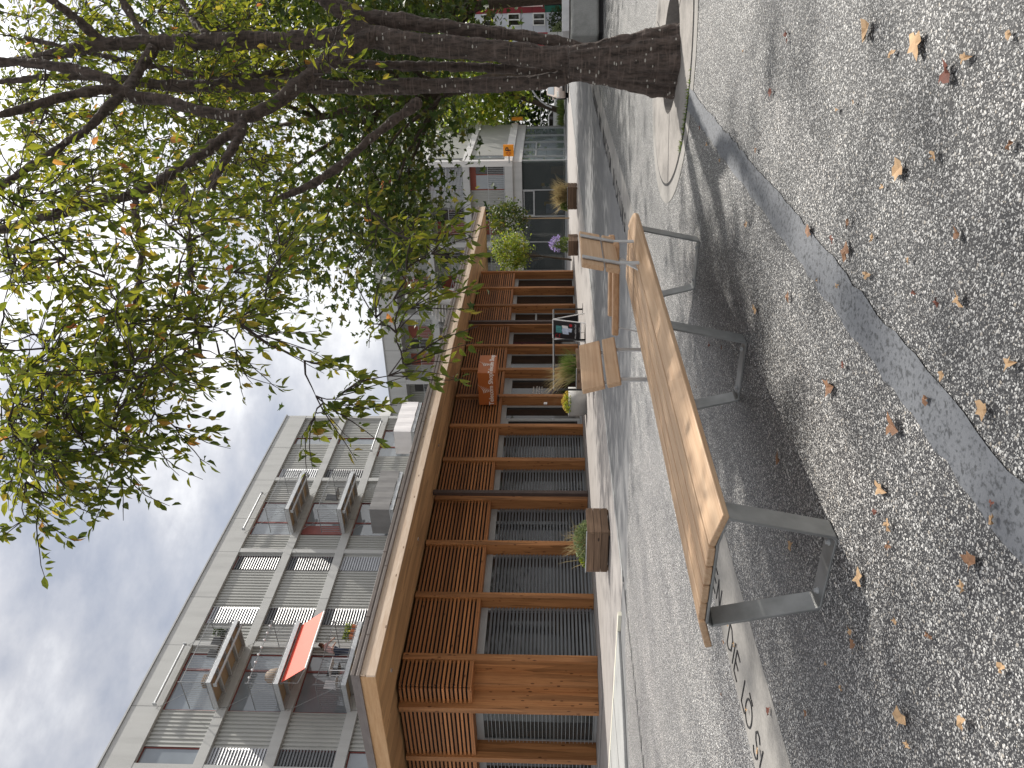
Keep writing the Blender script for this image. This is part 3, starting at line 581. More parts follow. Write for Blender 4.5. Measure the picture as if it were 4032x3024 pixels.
for nm_, ty, ns, st_ in (('ridges','CLOUDS',.14,.045),('scales','CLOUDS',.04,.02)):
    tx = bpy.data.textures.new(nm_, ty); tx.noise_scale = ns; tx.noise_depth = 3; dm = trunk.modifiers.new(nm_,'DISPLACE'); dm.texture = tx; dm.strength = st_; dm.mid_level = .5; dm.texture_coords = 'LOCAL'
# crown points
def inpoly(x, y, poly):
    c = False; j = len(poly)-1
    for i in range(len(poly)):
        if (poly[i][1] > y) != (poly[j][1] > y) and x < (poly[j][0]-poly[i][0])*(y-poly[i][1])/(poly[j][1]-poly[i][1])+poly[i][0]: c = not c
        j = i
    return c
REG = [  # (polygon in photo X,Y, number, depth range)
 ([(0,0),(1050,0),(1100,200),(1050,400),(1080,750),(950,820),(600,700),(300,640),(0,640)], 225, (6.3,10.2)),
 ([(900,150),(1350,100),(1400,420),(1100,420)], 12, (6.0,9.0)),
 ([(0,640),(300,640),(600,700),(1000,820),(1080,750),(1120,1000),(1040,1250),(930,1330),(700,1400),(350,1500),(0,1500)], 104, (4.2,6.6)),
 ([(0,1450),(330,1480),(620,1350),(680,1560),(620,1700),(420,1800),(250,1850),(0,1950)], 58, (3.9,5.2)),
 ([(780,1250),(1000,1180),(1240,1300),(1300,1550),(1240,1600),(1050,1450),(900,1480)], 8, (4.0,5.4)),
 ([(1300,700),(1560,850),(1700,930),(1640,1010),(1500,1000),(1300,900)], 7, (4.8,6.2)),
]
att = []
for poly, n, (da, db) in REG:
    xs = [p[0] for p in poly]; ys = [p[1] for p in poly]; k = 0
    while k < n:
        x, y = random.uniform(min(xs), max(xs)), random.uniform(min(ys), max(ys))
        if inpoly(x, y, poly): att.append(P(x, y, random.uniform(da, db))); k += 1
for X, Y, d in ((150,2010,4.9),(40,2080,4.9),(230,1950,4.9),(480,1830,5.0),(560,1690,5.1),(620,1640,5.2),(690,1680,5.2),(1330,1560,5.2),(1290,1600,5.2),(1240,1640,5.2),(1200,1420,5.3),(1560,1310,5.0),(1590,1440,5.0),(1530,1480,5.0),(1480,1250,5.0),(1550,1180,5.2),(1620,1210,5.2),(1600,1060,5.4),(1700,1000,5.5),(1750,930,5.6),(330,1720,4.9),(100,1900,4.8)): att.append(P(X, Y, d-.5))
k = 0
while k < 270:       # the rest of the crown, outside this view
    p = Vector((7.3+random.gauss(0,2.3), -.5+random.gauss(0,2.0), random.uniform(5.2,10.5))); r = p-EYE; dd = r.dot(FW); U = 1512+FPX*r.dot(RT)/dd; V = 2016-FPX*r.dot(UP)/dd
    if dd > 1 and -50 < U < 3074 and V > -50: continue
    att.append(p); k += 1
lv = Leaves()
npos = np.array([n[0] for n in nodes]); nrad = [n[1] for n in nodes]
att = np.array(att); left = set(range(len(att)))
axis = Vector((7.3, 1.0, 0)); best = np.full(len(att), 1e9); bi = np.zeros(len(att), int)
def upd(new, base):
    global best, bi
    d = np.linalg.norm(att[:,None,:]-new[None,:,:], axis=2); j = d.argmin(1); dm = d[np.arange(len(att)), j]; mk = dm < best; best[mk] = dm[mk]; bi[mk] = j[mk]+base
upd(npos, 0); allp = [Vector(p) for p in npos]
LS = 1.0
def leafy(p, d, L, n, sz):
    d = d.normalized(); pts = [p]; q = p.copy(); dd = d.copy()
    for i in range(5):
        dd = (dd+Vector((0,0,-.16))+rv()*.22).normalized(); q = q+dd*L/5; pts.append(q.copy())
    tw.tube(pts, [.0045,.004,.0035,.003,.0025,.0015], 4, caps=False)
    for k in range(n):
        t_ = random.uniform(.1,1.)*5; i = min(4, int(t_)); a = pts[i].lerp(pts[i+1], t_-i)
        out = ((pts[i+1]-pts[i]).normalized()*.5+rv()*.8+Vector((0,0,-.35))).normalized()
        s_ = sz*random.uniform(.65,1.25); lv.leaf(a+out*.02, out, (Vector((0,0,1))+rv()*.7), s_, s_*random.uniform(.42,.55), random.uniform(0,.3))
while left:
    i = min(left, key=lambda k: best[k]); left.discard(i); a = Vector(att[i]); o = allp[bi[i]]; D = (a-o).length
    if D > .05:
        k = max(3, int(D/.16)); pts = []; sag = Vector((0,0,1))*D*random.uniform(.02,.16); sw = rv()*D*.07
        for q in range(k+1):
            t_ = q/k; pts.append(o.lerp(a, t_)+sag*4*t_*(1-t_)*(.5)+sw*math.sin(math.pi*t_)+rv()*.012*(0 < q < k))
        r0 = min(.022, .006+.007*D); tw.tube(pts, [r0*(1-.7*q/k) for q in range(k+1)], 5, caps=False)
        new = np.array(pts[1:]); base = len(allp); allp += [Vector(p) for p in new]; upd(new, base)
        tdir = (pts[-1]-pts[-2]).normalized()
        for q in range(1, k):
            if random.random() < .5: leafy(pts[q], rv()+tdir*.6, random.uniform(.15,.32), random.randint(4,7), .07*LS)
    else: tdir = rv()
    for q in range(random.randint(3,4)): leafy(a, tdir+rv()*.75, random.uniform(.25,.5), random.randint(7,11), .074*LS)
tw.build('branches', M['twig'], CT)
lv.build('foliage', M['leaf'], CT)

# ------------------------------------------------------------------ other trees
def crown(lv, c, rad, n, size, kind='flat', holes=.35, seed=1):
    r_ = random.Random(seed); cl = []
    for k in range(60):
        a = Vector((r_.gauss(0,1), r_.gauss(0,1), r_.gauss(0,1))).normalized()*r_.uniform(.35,1.)**.5; cl.append((Vector((a.x*rad[0], a.y*rad[1], a.z*rad[2])), r_.uniform(.16,.34)*min(rad)))
    for k in range(n):
        q, w = r_.choice(cl); p = Vector(c)+q+Vector((r_.gauss(0,1), r_.gauss(0,1), r_.gauss(0,.75)))*w
        d = Vector((r_.gauss(0,1), r_.gauss(0,1), r_.gauss(-.4,.8))); u = Vector((r_.gauss(0,.6), r_.gauss(0,.6), 1)); s_ = size*r_.uniform(.6,1.3)
        if kind == 'maple': lv.maple(p, d, u, s_)
        else: lv.flat(p, d, u, s_, s_*.7)
    return cl
def tree(name, base, h, rt, c, rad, n, size, mleaf, mbark, label, kind='flat', seed=1, lean=(0,0)):
    T = thing(name, base, label, 'tree'); lv = Leaves(); cl = crown(lv, c, rad, n, size, kind, seed=seed); b = MB(); B0 = Vector(base); top = Vector(c)+Vector((0,0,rad[2]*.3))
    mid = B0.lerp(top, .5)+Vector((lean[0],lean[1],0)); b.tube([B0, B0.lerp(mid,.5)+rv()*.06*rt, mid, mid.lerp(top,.6), top], [rt*1.25, rt, rt*.8, rt*.5, rt*.15], 10)
    r_ = random.Random(seed)
    for q, w in r_.sample(cl, 16):
        s_ = B0.lerp(mid, r_.uniform(.7,1)) if r_.random() < .5 else mid.lerp(top, r_.uniform(0,.7)); e = Vector(c)+q; m_ = s_.lerp(e,.5)+Vector((0,0,.25)); b.tube([s_, m_, e], [rt*.35, rt*.2, rt*.05], 6)
    b.build('trunk', mbark, T, smooth=True); lv.build('crown', mleaf, T); return T
tree('maple_tree', (21.4,2.98,0), 8, .2, (20.6,4.4,7.4), (4.4,4.2,3.9), 15000, .17, M['leafm'], M['bark2'], 'dense dark maple tree behind the cherry stems', 'maple', 3)
tree('maple_tree', (36.6,2.6,0), 8, .22, (35.8,3.2,8.0), (4.6,4.6,4.6), 9000, .24, M['leafm'], M['bark2'], 'second maple tree standing farther along the plaza edge', 'maple', 5)
tree('maple_tree', (28.6,-1.5,0), 8, .2, (28.2,-.6,7.6), (4.6,4.4,4.5), 8000, .22, M['leafm'], M['bark2'], 'maple at the right frame edge beside the red block', 'maple', 8)
tree('lime_tree', (68.4,13.7,0), 10, .2, (69.6,11.6,8.6), (5.2,4.6,5.6), 7000, .42, M['leafy'], M['bark2'], 'yellowish street tree with leaning trunk beside the parked cars', 'flat', 9, (0,-.6))
tree('lime_tree', (92,14,0), 12, .3, (92,14,9), (6,7,6.5), 5000, .6, M['leafy'], M['bark2'], 'tall yellow green tree far behind the parked cars', 'flat', 11)
tree('lime_tree', (98,4,0), 12, .3, (98,2,9.5), (6,8,6.5), 5000, .6, M['leafm'], M['bark2'], 'dark green tree far behind the red block', 'flat', 12)
tree('bushy_tree', (40.5,15.89,0), 4, .05, (40.5,15.4,3.35), (1.15,.95,1.05), 3800, .12, M['leafy'], M['bark2'], 'small round bright green tree on a thin stem by the storefront', 'flat', 14)
T = thing('slender_tree', (47,15.71,0), 'slender young tree with sparse dull leaves before the storefront', 'tree'); lv = Leaves(); crown(lv, (47,15.75,3.9), (1.0,1.0,1.25), 1700, .17, 'flat', seed=15); lv.build('crown', M['leafm'], T)
b = MB(); b.tube([(47,15.71,0),(47,15.70,1.2),(47.05,15.72,2.6),(47,15.6,4.6)], [.045,.04,.035,.01], 8)
for k in range(12): a = Vector((47,15.7,random.uniform(2.2,4.2))); b.tube([a, a+Vector((random.uniform(-.8,.8),random.uniform(-.8,.8),random.uniform(-.1,.7)))], [.015,.004], 5)
b.build('trunk', M['tan'], T)
# hedge and bed far right
lv = Leaves()
for k in range(6500):
    p = Vector((random.uniform(83,86), random.uniform(7.5,26), random.uniform(0,1)**.8*6.2)); s_ = random.uniform(.3,.6); lv.flat(p, rv(), Vector((0,0,1))+rv()*.6, s_, s_*.7)
H = lv.build('hedge', M['leafd'], None, (85,14,0)); tag(H, 'tall dark hedge closing the view behind the parked cars', 'hedge')
lv = Leaves()
for k in range(900):
    p = Vector((random.uniform(66.6,68.9), random.uniform(12.4,15.6), random.uniform(0,.1))); lv.flat(p, Vector((random.gauss(0,.3), random.gauss(0,.3), 1)), rv(), random.uniform(.3,.8), .05)
tag(lv.build('grass', M['grassg'], None, (67.8,13.8,0)), kind='stuff')

# ------------------------------------------------------------------ crates, tubs, plants
def crate(name, x0, x1, y0, y1, h, label, n=3, group='timber planter crates'):
    T = thing(name, ((x0+x1)/2, (y0+y1)/2, 0), label, 'planter', group); t = .04; z0 = .03; hh = (h-z0)/n
    for w, mx, ax, sd_ in (('side_board', M['crate'], 0, 0), ('side_board', M['crate'], 0, 1), ('end_board', M['crate_x'], 1, 0), ('end_board', M['crate_x'], 1, 1)):
        b = MB()
        for q in range(n):
            e = .012 if q % 2 else 0; za, zb = z0+q*hh, z0+(q+1)*hh-.006
            if ax == 0: xx = x1-t if sd_ else x0; b.box(xx, xx+t, y0+(.0 if q % 2 else t), y1-(.0 if q % 2 else t), za, zb)
            else: yy_ = y1-t if sd_ else y0; b.box(x0+(t if q % 2 else 0), x1-(t if q % 2 else 0), yy_, yy_+t, za, zb)
        b.build(w, mx, T, bevel=.004)
    f = MB()
    for x, y in ((x0+.02,y0+.02),(x1-.1,y0+.02),(x0+.02,y1-.1),(x1-.1,y1-.1)): f.box(x, x+.08, y, y+.08, 0, z0)
    f.build('feet', M['crate'], T); MB().box(x0+t, x1-t, y0+t, y1-t, .05, h-.06).build('soil', M['soil'], T)
    MB().box(x0-.01, x0+.02, y0-.01, y1+.01, h-.003, h+.012).build('rim', M['steel_lt'], T)
    return T
def blades(c, rx, ry, n, h0, h1, w, m, name, label, cat, spread=.35, lean=(0,0)):
    lv = Leaves(); c = Vector(c)
    for k in range(n):
        p = c+Vector((random.gauss(0,.4)*rx, random.gauss(0,.4)*ry, 0)); h = random.uniform(h0,h1); d = Vector((random.gauss(lean[0],spread), random.gauss(lean[1],spread), 1)).normalized(); sd = rv(); sd.z = 0; sd = sd.normalized()*w; q = p+d*h*.6; e = p+d*h+Vector((d.x,d.y,-.15))*h*.3; n0 = len(lv.v)
        lv.v += [tuple(z) for z in (p-sd, p+sd, q+sd*.7, e, q-sd*.7)]; lv.f += [(n0,n0+1,n0+2,n0+4),(n0+2,n0+3,n0+4)]
    o = lv.build(name, m, None, c); return tag(o, label, cat)
def bushy(c, rx, ry, rz, n, size, m, name, label, cat):
    lv = Leaves(); c = Vector(c)
    for k in range(n):
        a = rv(); a.z = abs(a.z); r = random.uniform(.3,1)**.5; p = c+Vector((a.x*rx*r, a.y*ry*r, a.z*rz*r)); s_ = size*random.uniform(.6,1.3); lv.flat(p, a+rv()*.8, rv(), s_, s_*.6)
    return tag(lv.build(name, m, None, c), label, cat)
crate('planter_crate', 11.24, 11.94, 9.81, 10.81, .44, 'weathered dovetailed timber crate in front of the closed blinds')
bushy((11.6,10.35,.40), .34, .42, .26, 1500, .05, M['sage'], 'sage_plant', 'grey green sage growing in the crate before the blinds', 'plant')
blades((11.6,10.4,.45), .4, .5, 60, .3, .62, .006, M['straw'], 'dry_stems', 'dry lilac flower stems rising from the sage crate', 'plant', .35); bushy((11.5,10.7,.43), .2, .14, .12, 260, .04, M['leafy'], 'herb_plant', 'yellow green herb at the left end of the sage crate', 'plant')
crate('planter_crate', 17.8, 18.95, 10.0, 10.6, .45, 'dark timber crate half hidden behind the larch backrest')
blades((18.4,10.3,.42), .42, .22, 900, .25, .62, .006, M['grassg'], 'green_grass', 'dense green grass in the crate behind the backrest', 'plant', .38); blades((18.3,10.3,.42), .35, .22, 200, .6, 1.15, .006, M['straw'], 'reed_grass', 'straw coloured feather grass plumes leaning left from the crate', 'plant', .22, (-.25,.35))
crate('planter_crate', 32.95, 33.6, 9.66, 10.63, .42, 'dark timber crate with straw grasses beyond the bench'); blades((33.3,10.1,.4), .3, .45, 700, .3, .95, .012, M['straw'], 'tall_dry_grass', 'tall straw grass in the far dark crate', 'plant', .4); bushy((33.2,10.5,.4), .22, .2, .3, 300, .1, M['grassg'], 'fern_plant', 'fresh green plant at the left end of the far crate', 'plant')
crate('planter_crate', 30.62, 31.45, 11.2, 11.84, .42, 'timber crate carrying lilac asters near the storefront'); bushy((31,11.5,.4), .35, .3, .65, 700, .08, M['grassg'], 'aster_plant', 'green aster foliage in the crate near the storefront', 'plant'); bushy((31,11.45,.75), .4, .32, .45, 260, .08, M['lilac'], 'aster_flowers', 'lilac aster blooms above the crate near the storefront', 'flowers')
TB = thing('concrete_tub', (21.2,13.1,0), 'rounded grey concrete tub planted with yellow sedum', 'planter'); b = MB(); n = 32
prf = [(.36,0),(.40,.05),(.435,.3),(.44,.57),(.40,.57),(.39,.47)]
for r, z in prf:
    for k in range(n):
        a = 2*math.pi*k/n; sq = (abs(math.cos(a))**4+abs(math.sin(a))**4)**-.25*.92; b.v.append((21.2+r*sq*math.cos(a), 13.1+r*sq*math.sin(a), z))
for i in range(len(prf)-1):
    for k in range(n): b.f.append((i*n+k, i*n+(k+1)%n, (i+1)*n+(k+1)%n, (i+1)*n+k))
b.build('tub', M['tubc'], TB, smooth=True); MB().cyl((21.2,13.1),.37,.4,.48,24).build('soil', M['soil'], TB)
bushy((21.2,13.1,.50), .36, .36, .26, 900, .06, M['yflow'], 'sedum_plant', 'yellow ochre sedum filling the concrete tub', 'plant'); bushy((21.0,13.0,.50), .36, .3, .2, 350, .06, M['leafy'], 'sedum_plant', 'green sedum along the rim of the concrete tub', 'plant')
def rotbox(o, a, x0, x1, y0, y1, z0, z1, b):       # box in a frame turned to the axis a
    a = Vector(a).normalized(); c = Vector((-a.y, a.x, 0)); o = Vector(o); return b.obox(o+a*(x0+x1)/2+c*(y0+y1)/2+Vector((0,0,(z0+z1)/2)), a, c, UZ, (x1-x0)/2, (y1-y0)/2, (z1-z0)/2)
BP = thing('stone_planter', (18.07,2.05,0), 'massive cracked grey concrete planter on a dark recessed base', 'planter'); rotbox((18.07,2.05,0), RT, 0, 3.4, 0, 1.5, .09, .69, MB()).build('body', M['bigpl'], BP, bevel=.07, segs=4); rotbox((18.07,2.05,0), RT, .1, 3.3, .1, 1.4, 0, .088, MB()).build('base', M['dark'], BP)
rotbox((18.07,2.05,0), RT, .3, 3.2, .25, 1.3, .5, .70, MB()).build('soil', M['soil'], BP)
WW = rotbox((26.1,2.83,0), RT, 0, 4.5, 0, .5, 0, .78, MB()).build('white_wall', M['whitep'], None, (26.1,2.83,0), bevel=.02); tag(WW, 'low bright white bench wall behind the concrete planter', 'wall')
W2 = rotbox((28.1,3.5,0), RT, 0, .55, 0, .5, 0, .71, MB()).build('white_box', M['whitep'], None, (28.1,3.5,0), bevel=.02); tag(W2, 'small white box standing left of the white bench wall', 'box')
b = rotbox((27.2,3.42,0), RT, 0, .34, 0, .5, 0, .12, MB()); q = b.build('black_case', M['black'], None, (27.2,3.42,0), bevel=.03); tag(q, 'small black case lying beside the white box', 'case')
VP = thing('banner_pylon', (32.5,3.9,0), 'slim red and white banner column reading VELO', 'banner')
for nm, z0, z1, m in (('red_panel',1.251,2.06,M['red']),('white_panel',.895,1.249,M['concl']),('grey_panel',.86,.893,M['grey']),('white_panel',.464,.858,M['concl']),('red_panel',0,.462,M['red'])): rotbox((32.44,4.0,0), RT, 0, .50, 0, .12, z0, z1, MB()).build(nm, m, VP)
text('banner_lettering', 'VELO', .2, M['letter'], VP, Vector((32.44,4.0,1.95))+RT*.27-FH*.006, (0,0,-1), tuple(RT), ext=.002, align='LEFT')

# sandwich board
AF = thing('sandwich_board', (22.95,11.5,0), 'white framed black sandwich board poster asking Was waehlen Sie', 'sign')
p0, p1 = Vector((22.97,11.20,0)), Vector((22.93,11.86,0)); ex = (p0-p1).normalized(); top = Vector((.34,.02,1.06)); ey = top.normalized(); ez = ex.cross(ey); W = (p0-p1).length; Lh = top.length
f = MB()
for u in (.0, W): f.bar(p1+ex*u, p1+ex*u+ey*Lh, .03, .02, up=ez)
for q in (Lh, .16): f.bar(p1+ey*q, p1+ey*q+ex*W, .03, .02, up=ez)
f.build('frame', M['whitep'], AF); MB().add([p1+ex*.016+ey*.175+ez*.0, p1+ex*(W-.016)+ey*.175, p1+ex*(W-.016)+ey*(Lh-.016), p1+ex*.016+ey*(Lh-.016)], [(0,1,2,3)]).build('poster', M['poster'], AF)
def pq(u0, u1, v0, v1, nm, m, sk=0, h=.004): o_ = p1+ez*h; MB().add([o_+ex*(u0*W)+ey*(v0*Lh), o_+ex*(u1*W)+ey*((v0+sk)*Lh), o_+ex*(u1*W)+ey*((v1+sk)*Lh), o_+ex*(u0*W)+ey*(v1*Lh)], [(0,1,2,3)]).build(nm, m, AF)
pq(.33,.70,.72,.90,'poster_picture',M['teal']); pq(.28,.44,.5,.69,'poster_picture',M['pale'],.02); pq(.42,.62,.42,.72,'poster_picture',M['pale'],-.02,.005); pq(.6,.74,.52,.70,'poster_picture',M['whitep'],.02,.006)
b = MB(); c = p1+ez*.007+ex*(.78*W)+ey*(.45*Lh); b.add([c+ex*.055*math.cos(t*.2618)+ey*.055*math.sin(t*.2618) for t in range(24)], [tuple(range(24))]); b.build('red_disc', M['red'], AF)
b = MB(); c = p1+ez*.006+ex*(.14*W)+ey*(.85*Lh); b.tube([c+ex*.07*math.cos(t*.28)+ey*.075*math.sin(t*.28) for t in range(20)], .008, 5); b.tube([c-ey*.04+ex*.02, c-ey*.09+ex*.09], .008, 5); b.build('red_letter', M['red'], AF)
text('poster_lettering', 'Was wählen Sie?', .078, M['whitep'], AF, p1+ez*.005+ex*W*.48+ey*.31, ex, ey, ext=.001); text('poster_lettering', 'Swiss Telecom', .03, M['letter'], AF, p1+ez*.005+ex*W*.62+ey*.20, ex, ey, ext=.001)
f = MB(); q0, q1 = Vector((23.72,11.2,0)), Vector((23.66,11.86,0)); tp = p1+ey*Lh
f.bar(q0, p0+ey*Lh, .03, .02); f.bar(q1, tp, .03, .02); f.bar(q0+(p0+ey*Lh-q0)*.2, q1+(tp-q1)*.2, .03, .02); f.build('rear_frame', M['whitep'], AF)
MB().add([q0.lerp(p0+ey*Lh,.2), q1.lerp(tp,.2), tp, p0+ey*Lh], [(0,1,2,3)]).build('rear_panel', M['poster'], AF)
# black tube rail
BR = thing('tube_rail', (22.5,11.74,0), 'black tubular bike rail running behind the sandwich board', 'rail'); b = MB()
b.tube([(25.2,11.74,.0),(25.2,11.74,.98),(25.16,11.74,1.03),(25.1,11.74,1.03),(19.8,11.74,1.03),(19.7,11.74,1.03),(19.67,11.74,.98),(19.67,11.74,0)], .032, 10); b.tube([(22.84,11.74,1.03),(22.84,11.74,0)], .032, 10); b.build('tube', M['black'], BR, smooth=True)
b = MB()
for x in (25.2, 22.84, 19.67): b.box(x-.1, x+.1, 11.55, 11.93, 0, .015)
b.build('foot_plate', M['black'], BR)

# ------------------------------------------------------------------ apartment building with balconies (front plane y = 30)
AB = thing('apartment_building', (30,32,0), 'grey concrete apartment block with corrugated panels and hung steel balconies', 'building')
YB = 30.; XL, XR = 12.7, 46.6; SL = [(18.68,20.08),(15.67,16.13),(12.70,13.18),(9.72,10.2),(6.74,7.22)]
MB().box(XL, XR-.02, YB+.35, YB+12, 0, 19.95).build('wall', M['corrd'], AB)
MB().box(XL-.05, XR+.06, YB-.06, YB+12.1, 20.081, 20.16).build('roof_edge', M['grey'], AB)
cb = MB()
for z0, z1 in SL: cb.box(XL, XR, YB, YB+.349, z0, z1)
cb.box(XL, XR, YB, YB+.349, 3.6, 4.2)
PX = [12.7, 19.3, 25.84, 32.46, 39.04, 46.3]
cb.build('floor_band', M['conc'], AB, bevel=.01)
for x in PX:
    for (za, zb) in ((16.132,18.678),(13.182,15.668),(10.202,12.698),(7.222,9.718),(0,6.7)): MB().box(x, x+.3, YB+.012, YB+.348, za, zb).build('pilaster', M['conc'], AB)
jn = MB()
for x in (22.35, 29.0, 35.3, 42.6):
    for z0, z1 in SL: jn.box(x, x+.015, YB-.003, YB+.01, z0, z1)
for x in PX:
    jn.box(x-.01, x, YB-.003, YB+.01, 18.7, 20.05)
jn.build('panel_joint', M['dark'], AB)
def corr(x0, x1, z0, z1, parent, m=None, y=YB+.16, p=.2, dpt=.06):
    b = MB(); xs = []; x = x0
    while x < x1-1e-6:
        for dx, dy in ((0,0),(.08,0),(.1,dpt),(.18,dpt)):
            if x+dx < x1: xs.append((x+dx, y+dy))
        x += p
    xs.append((x1, y)); n = len(xs)
    b.v = [(a,c,z0) for a, c in xs]+[(a,c,z1) for a, c in xs]; b.f = [(i,i+1,n+i+1,n+i) for i in range(n-1)]
    return b.build('corrugated_panel', m or M['corr'], parent)
def awin(x0, x1, z0, z1, parent, split=None, blind=None, glassm=None, frame=None, y=YB+.2):
    f = MB(); t = .055; f.box(x0, x1, y, y+.06, z1-t, z1); f.box(x0, x1, y, y+.06, z0, z0+t); f.box(x0, x0+t, y, y+.06, z0+t, z1-t); f.box(x1-t, x1, y, y+.06, z0+t, z1-t)
    if split: f.box(split-.05, split+.05, y-.01, y+.06, z0+t, z1-t)
    w = f.build('window', frame or M['redf'], parent); MB().box(x0+t, x1-t, y+.03, y+.04, z0+t, z1-t).build('pane', glassm or M['glassr'], w)
    if blind:
        b = MB(); z = z0+.04; k = 0
        while z < z1-.03: b.obox(((x0+x1)/2, y-.06, z), (1,0,0), (0,.45,.89), (0,-.89,.45), (x1-x0)/2-.01, .074 if blind is M['blindl'] else .056, .004); z += .14
        b.build('blind', blind, w)
    return w
rows = [(16.13,18.68),(13.18,15.67),(10.2,12.70),(7.22,9.72)]
B1 = [M['blindl'], M['blindd'], M['blindd'], M['blindl']]; B2 = [M['blindd'], M['blindd'], M['blindl'], M['blindl']]
for r, (z0, z1) in enumerate(rows):
    # bay 0 (mostly out of view) and bay 1
    corr(13.0, 19.3, z0, z1, AB)
    awin(19.6, 20.48, z0, z1, AB, blind=None if r in (0,3) else B1[3 if r == 1 else 1]); corr(20.48, 22.3, z0, z1, AB)
    awin(22.3, 25.5, z0, z1, AB, split=24.55); corr(25.5, 25.84, z0, z1, AB)
    corr(26.14, 27.36, z0, z1, AB); awin(27.36, 28.46, z0, z1, AB, blind=B1[r]); corr(28.46, 31.2, z0, z1, AB); awin(31.2, 32.3, z0, z1, AB, blind=B2[r]); corr(32.3, 32.46, z0, z1, AB)
    corr(32.76, 34.08, z0, z1, AB); awin(34.08, 37.05, z0, z1, AB, split=35.2); corr(37.05, 39.04, z0, z1, AB)
    if r < 2:
        awin(39.36, 40.4, z0, z1, AB, blind=[M['blindl'],M['blindd']][r]); corr(40.4, 43.28, z0, z1, AB); awin(43.28, 44.04, z0, z1, AB); corr(44.04, 46.3, z0, z1, AB)
    else: corr(39.34, 41.9, z0, z1, AB); awin(41.9, 45.0, z0, z1, AB, split=43.0); corr(45.0, 46.3, z0, z1, AB)
MB().box(34.15, 34.9, YB+.17, YB+.21, 13.2, 15.6).build('red_panel', M['redf'], AB)
def balcony(x0, x1, zf, cover=None, dep=1.8):
    ya = YB-dep; f = MB(); zt, zb = zf, zf-.2
    f.box(x0, x1, ya, ya+.06, zb, zt); f.box(x0, x0+.06, ya+.061, YB-.02, zb, zt); f.box(x1-.06, x1, ya+.061, YB-.02, zb, zt); f.box(x0+.061, x1-.061, YB-.09, YB-.02, zb, zt)
    for k in range(1, 4): x = x0+(x1-x0)*k/4; f.box(x-.05, x+.05, ya+.061, YB-.091, zb+.02, zt-.03)
    bal = f.build('balcony', M['steel_lt'], AB, bevel=.004)
    MB().box(x0+.061, x1-.061, ya+.061, YB-.091, zt-.029, zt-.005).build('deck', M['tan'], bal)
    r = MB(); h = 1.15; k = int((x1-x0)/.13)
    for q in range(k+1): x = x0+.02+(x1-x0-.04)*q/k; r.box(x-.007, x+.007, ya+.01, ya+.024, zt+.05, zt+h)
    kk = int(dep/.13)
    for xx in (x0+.012, x1-.028):
        for q in range(1, kk): y = ya+dep*q/kk; r.box(xx, xx+.016, y-.008, y+.008, zt+.05, zt+h)
    for z in (zt+.05, zt+h): r.bar((x0,ya+.018,z),(x1,ya+.018,z),.022,.03); r.bar((x0+.02,ya,z),(x0+.02,YB,z),.022,.03); r.bar((x1-.02,ya,z),(x1-.02,YB,z),.022,.03)
    for xx in (x0+.02, x1-.02): r.bar((xx,ya+.018,zt),(xx,ya+.018,zt+h+.12),.03,.03)
    r.build('railing', M['rail'], bal)
    c = MB()
    for xx in (x0+.01, x1-.01): c.tube([(xx,ya+.03,zt),(xx,YB+.02,zf+2.72)], .011, 6)
    c.build('tie_rod', M['steel'], bal)
    return bal
def awning_tube(x0, x1, y, z):
    b = MB(); b.tube([(x0,y,z),(x1,y,z)], .055, 10); b.box(x0-.04, x0, y-.08, y+.09, z-.08, z+.08); b.box(x1, x1+.04, y-.08, y+.09, z-.08, z+.08); b.build('awning_roller', M['steel_lt'], AB, smooth=False)
for x0, x1 in ((22.25,25.85),(34.05,37.6)):
    for zf in (16.2, 13.2, 10.22): balcony(x0, x1, zf)
    awning_tube(x0+.05, x1-.2, YB-.25, 18.92); 
    for zf in (16.2, 13.2):
        if not (x0 < 30 and zf < 14): awning_tube(x0+.1, x1-.1, YB-1.55, zf-.33)
balcony(41.9, 45.5, 10.22); awning_tube(41.9, 45.4, YB-.3, 13.0)
# spread awning under the middle left balcony
aw = MB(); a0, a1, b0, b1 = Vector((22.5,28.42,12.96)), Vector((25.75,28.42,12.96)), Vector((22.5,27.45,11.72)), Vector((25.75,27.45,11.72)); nz = Vector((0,-.8,.6))*.012
aw.add([a0,a1,b1,b0,a0+nz,a1+nz,b1+nz,b0+nz], [(0,1,2,3),(7,6,5,4),(0,4,5,1),(1,5,6,2),(2,6,7,3),(3,7,4,0)])
AW = thing('awning', (24.1,28,12.3), 'spread coral red fabric awning under the middle left balcony', 'awning'); aw.build('fabric', M['awn'], AW); MB().tube([b0,b1],.045,8).build('front_bar', M['whitep'], AW); MB().tube([a0+Vector((0,.05,.03)),a1+Vector((0,.05,.03))],.07,8).build('roller', M['steel_lt'], AW)
ab = MB()
for q0, q1 in ((a0,b0),(a1,b1)): m_ = q0.lerp(q1,.5)+Vector((0,.5,-.1)); ab.tube([q0,m_,q1],.018,6)
ab.build('folding_arm', M['grey'], AW)
